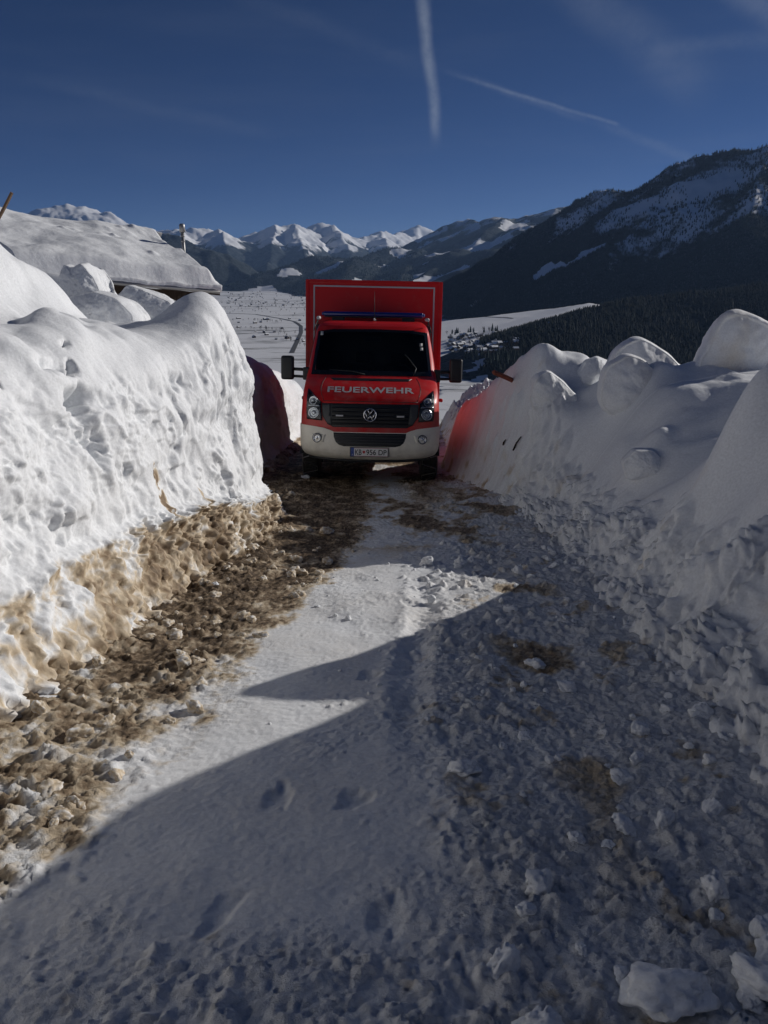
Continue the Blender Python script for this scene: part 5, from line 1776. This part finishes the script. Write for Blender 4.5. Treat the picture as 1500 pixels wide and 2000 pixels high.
# thick uneven snow on the roof
n1, n2 = 260, 170
A, B = np.meshgrid(np.linspace(-0.004, 1, n1), np.linspace(-0.03, 1.0, n2), indexing='ij')
def lerp4(A, B, f): return ((1 - A) * (1 - B))[..., None] * np.array(EC) + (A * (1 - B))[..., None] * np.array(EL2) + ((1 - A) * B)[..., None] * np.array(RC) + (A * B)[..., None] * np.array(RL2)
Pr = lerp4(A, B, 0)
edge_r = smooth(A, -0.004, 0.05) * smooth(B, -0.03, 0.05)
thick = 0.02 + 0.30 * edge_r + 0.17 * fbm(Pr[..., 0] * .45, Pr[..., 1] * .45, 1.0, 3) + 0.022 * fbm(Pr[..., 0] * 1.6, Pr[..., 1] * 1.6, 2.0, 4)
rr3 = random.Random(8)
for k in range(16):
    a0, b0, r0 = rr3.uniform(0.02, 0.6), rr3.uniform(0.05, 1.0) ** 0.6, rr3.uniform(0.015, 0.04)
    thick += rr3.uniform(0.02, 0.06) * np.exp(-((A - a0) / r0) ** 2 - ((B - b0) / (r0 * 1.6)) ** 2)
thick *= np.where(edge_r > 0, 1, 1)
Pr[..., 2] += thick - 0.20
rs = grid_obj('roof_snow', Pr[..., 0], Pr[..., 1], Pr[..., 2], M['roofsnow'], np.broadcast_to(SNOW, Pr.shape), hut)
sol = rs.modifiers.new('thickness', 'SOLIDIFY'); sol.thickness = 0.16; sol.offset = -1 if rs.data.polygons[1000].normal.z > 0 else 1
# back slope snow, gable verge
A, B = np.meshgrid(np.linspace(0, 1, 120), np.linspace(0, 1.0, 60), indexing='ij')
Pb = ((1 - A) * (1 - B))[..., None] * np.array(RC) + (A * (1 - B))[..., None] * np.array(RL2) + ((1 - A) * B)[..., None] * np.array(BC) + (A * B)[..., None] * np.array(BL)
Pb[..., 2] += -0.03 + 0.07 * fbm(Pb[..., 0] * .8, Pb[..., 1] * .8, 5.0, 4)
grid_obj('roof_snow', Pb[..., 0], Pb[..., 1], Pb[..., 2], M['roofsnow'], np.broadcast_to(SNOW, Pb.shape), hut)
# eave: fascia board, gutter, brackets
tube('gutter', [EC + dn + Vector((0, -0.05, -0.07)), EL2 + dn + Vector((0, -0.05, -0.07))], 0.055, M['metal'], hut, 8)
quad_slab('fascia_board', EC + dn + Vector((0, -0.02, 0.0)), EL2 + dn + Vector((0, -0.02, 0.0)), EL2 + dn + Vector((0, -0.02, -0.16)), EC + dn + Vector((0, -0.02, -0.16)), 0.03, M['darkwood'], hut)
# board walls set back under the eaves
g0 = EC + Vector((-0.55, 0.55, 0)); g1 = EL2 + Vector((-0.3, 0.55, 0))
nb = 60
for k in range(nb):
    a = g0.lerp(g1, k / nb); b = g0.lerp(g1, (k + 0.93) / nb)
    zt = min(a.z, b.z) - 0.22
    off = Vector((0, 0.012 * (k % 2), 0))
    V = [a + off, b + off, b + off + Vector((0, 0.04, 0)), a + off + Vector((0, 0.04, 0))]
    V = [Vector((p.x, p.y, -2.6)) for p in V] + [Vector((p.x, p.y, zt)) for p in V]
    raw('wall_board', V, [(0, 1, 5, 4), (1, 2, 6, 5), (2, 3, 7, 6), (3, 0, 4, 7), (4, 5, 6, 7)], M['darkwood'], hut)
gb = BC + Vector((-1.1, -0.5, 0))
nb = 34
for k in range(nb):
    a = g0.lerp(gb, k / nb); b = g0.lerp(gb, (k + 0.93) / nb)
    f = (k + 0.5) / nb
    zt = (EC.z + (RC.z - EC.z) * min(1, f / 0.36) if f < 0.36 else RC.z + (BC.z - RC.z) * (f - 0.36) / 0.64) - 0.45
    zt = min(zt, EC.z + 0.9)
    V = [a, b, b + Vector((-0.04, 0, 0)), a + Vector((-0.04, 0, 0))]
    V = [Vector((p.x, p.y, -2.6)) for p in V] + [Vector((p.x, p.y, zt)) for p in V]
    raw('wall_board', V, [(0, 1, 5, 4), (1, 2, 6, 5), (2, 3, 7, 6), (3, 0, 4, 7), (4, 5, 6, 7)], M['darkwood'], hut)
box('corner_post', (g0.x - 0.02, g0.y - 0.05, -2.6), (g0.x + 0.12, g0.y + 0.10, EC.z - 0.26), M['darkwood'], hut, 0.01)
# vent pipe standing through the roof snow near the ridge end
vp = at(358, 476, 21.4); vt = at(358, 436, 21.4)
pipe = tube('vent_pipe', [(vp[0], vp[1], vp[2] - 0.8), (vp[0], vp[1], vt[2] - 0.22)], 0.045, M['metal'], hut, 12)
lathe('vent_cap', [(0.075, 0), (0.075, 0.18), (0.05, 0.21)], (0, 0, 1), (vp[0], vp[1], vt[2] - 0.22), M['metal'], pipe, 16)
for k in range(3):
    lathe('pipe_collar', [(0.055, 0), (0.055, 0.03)], (0, 0, 1), (vp[0], vp[1], vp[2] + 0.05 + 0.13 * k), M['metal'], pipe, 14)

# ------------------------------------------------------------------ stakes and twigs
def stake(name, a, b, r, mat, label, cat, n=4):
    a, b = Vector(a), Vector(b)
    o = tube(name, [a, a.lerp(b, 0.5) + Vector((0.004, 0, 0.002)), b], [r, r * 1.02, r * 0.96], mat, None, n)
    for p in o.data.polygons: p.use_smooth = False
    return tag(o, label, cat)


stake('wooden_stake', at(-6, 432, 7.6), at(23, 376, 7.6), 0.016, M['wood'], 'weathered wooden stake leaning out of the sunlit snow wall top', 'stake', 5)
stake('red_marker_stake', at(1012, 748, 10.6), at(964, 727, 10.2), 0.032, M['redwood'], 'red-brown stake lying in the snow bank beside the fire truck', 'stake', 4)


def surf_r(u, v):
    """where the pixel's ray meets the shaded bank"""
    d = ray(u, v)
    for y in np.arange(2.0, 12.5, 0.02):
        t = y / d[1]
        x, z = d[0] * t, CAM_Z + d[2] * t
        if 0.96 < x < 8.9 and z < rbank_at(x, y):
            return Vector((x, y, z))
    return Vector(at(u, v, 10.0))


for (u0, v0, u1, v1, r, lab) in ((1003, 880, 1019, 852, 0.012, 'short dark twig sticking out of the red-tinted bank face'), (983, 872, 989, 858, 0.014, 'stubby dark twig low in the red-tinted bank face'),
                                 (1322, 792, 1331, 765, 0.008, 'thin brown twig along the edge of the big snow slab')):
    a = surf_r(u0, v0); b = surf_r(u1, v1)
    if u0 > 1300: a = Vector(at(u0, v0, 8.38)); b = Vector(at(u1, v1, 8.36))
    o = tube('twig', [a + Vector((0, 0.02, 0)), a.lerp(b, 0.5) + Vector((-0.02, -0.02, 0.01)), b + Vector((-0.01, -0.02, 0))], [r, r * 0.9, r * 0.5], M['bare'], None, 6)
    tag(o, lab, 'twig')

# ------------------------------------------------------------------ loose clods of snow and slush, each its own object
def clod_data(name, seed, dirt, mat):
    bm = bmesh.new()
    bmesh.ops.create_icosphere(bm, subdivisions=4, radius=1.0)
    v = np.array([q.co for q in bm.verts])
    n = v / np.linalg.norm(v, axis=1, keepdims=True)
    rg_ = np.random.default_rng(seed)
    # chipped: cut by random planes, then roughened
    r = np.full(len(v), 1.25)
    for k in range(6):
        d = rg_.normal(size=3); d /= np.linalg.norm(d)
        c = n @ d
        r = np.where(c > 0.05, np.minimum(r, rg_.uniform(0.62, 0.95) / np.maximum(c, 0.05)), r)
    r = r * (1 + 0.20 * fbm(n[:, 0] * 1.6 + seed, n[:, 1] * 1.6, n[:, 2] * 1.6, 2) - 0.28 * np.abs(fbm(n[:, 0] * 3.2, n[:, 1] * 3.2, n[:, 2] * 3.2 + seed, 4, 0.6)))
    P_ = n * r[:, None]
    F_ = np.array([[q.index for q in f.verts] for f in bm.faces])
    bm.free()
    d = np.clip(dirt * (0.7 + 0.8 * fbm(P_[:, 0] * 1.5, P_[:, 1] * 1.5, P_[:, 2] * 1.5 + seed, 3)), 0, 1)
    return np_mesh(name, P_, F_, mat, dirt_col(d))


M['clod'] = snow_mat('clod_snow', 6, 0.5, 0.004)
cl_white = [clod_data('snow_clod', 20 + k, 0.0, M['clod']) for k in range(6)]
cl_dirty = [clod_data('slush_clod', 40 + k, 0.42, M['clod']) for k in range(6)]


def put_clod(me, x, y, z, r, label, group, name):
    o = link(bpy.data.objects.new(name, me))
    o.location = (x, y, z + r * 0.12)
    o.rotation_euler = (rnd.uniform(-.5, .5), rnd.uniform(-.5, .5), rnd.uniform(0, 6.28))
    o.scale = (r * rnd.uniform(0.8, 1.2), r * rnd.uniform(0.7, 1.1), r * rnd.uniform(0.6, 0.9))
    tag(o, ('large ' if r > 0.04 else 'fist-sized ' if r > 0.025 else 'small ') + label, 'snow clod', group)


for i in range(110):
    y = 1.6 + 6.0 * rnd.random() ** 1.2
    x = rnd.uniform(float(left_toe(y)) + 0.05, float(dirt_edge(y)) + 0.05)
    put_clod(rnd.choice(cl_dirty), x, y, ground_at(x, y), 0.018 + 0.042 * rnd.random() ** 2, 'brown-stained slush clod lying at the foot of the sunlit snow wall', 'slush clods below the snow wall', 'slush_clod')
for i in range(120):
    y = 1.1 + 5.5 * rnd.random() ** 1.3
    x = rnd.uniform(0.25, float(right_toe(y)) + 0.15)
    put_clod(rnd.choice(cl_white), x, y, rbank_at(x, y), 0.016 + 0.045 * rnd.random() ** 2.2, 'loose white snow clod on the shaded crumbly side of the track', 'loose clods on the shaded track', 'snow_clod')
for i in range(26):
    y = 3.0 + 3.2 * rnd.random()
    x = rnd.uniform(-0.75, 0.35)
    put_clod(rnd.choice(cl_white), x, y, ground_at(x, y), 0.008 + 0.014 * rnd.random() ** 2, 'white snow crumb on the sunlit packed snow', 'crumbs on the packed snow', 'snow_clod')
for (u, v, r, lab, me) in ((1300, 1955, 0.085, 'large pale snow lump at the crumbly foot of the shaded bank', cl_white[1]), (1480, 1935, 0.075, 'rounded snow lump against the foot of the shaded bank', cl_white[3]),
                           (423, 1153, 0.030, 'single bright white snow piece on the dark muddy slush', cl_white[2]),
                           (596, 940, 0.05, 'pale snow lump in front of the truck wheel', cl_white[0])):
    q = on_plane(u, v, 0.02, SLOPE)
    o = link(bpy.data.objects.new('snow_lump', me))
    o.location = (q[0], q[1], max(rbank_at(q[0], q[1]) if q[0] > 1 else ground_at(q[0], q[1]), q[2] - 0.02) + r * 0.35)
    o.rotation_euler = (0.2, 0.1, rnd.uniform(0, 6))
    o.scale = (r * 1.25, r, r * 0.6)
    tag(o, lab, 'snow lump')
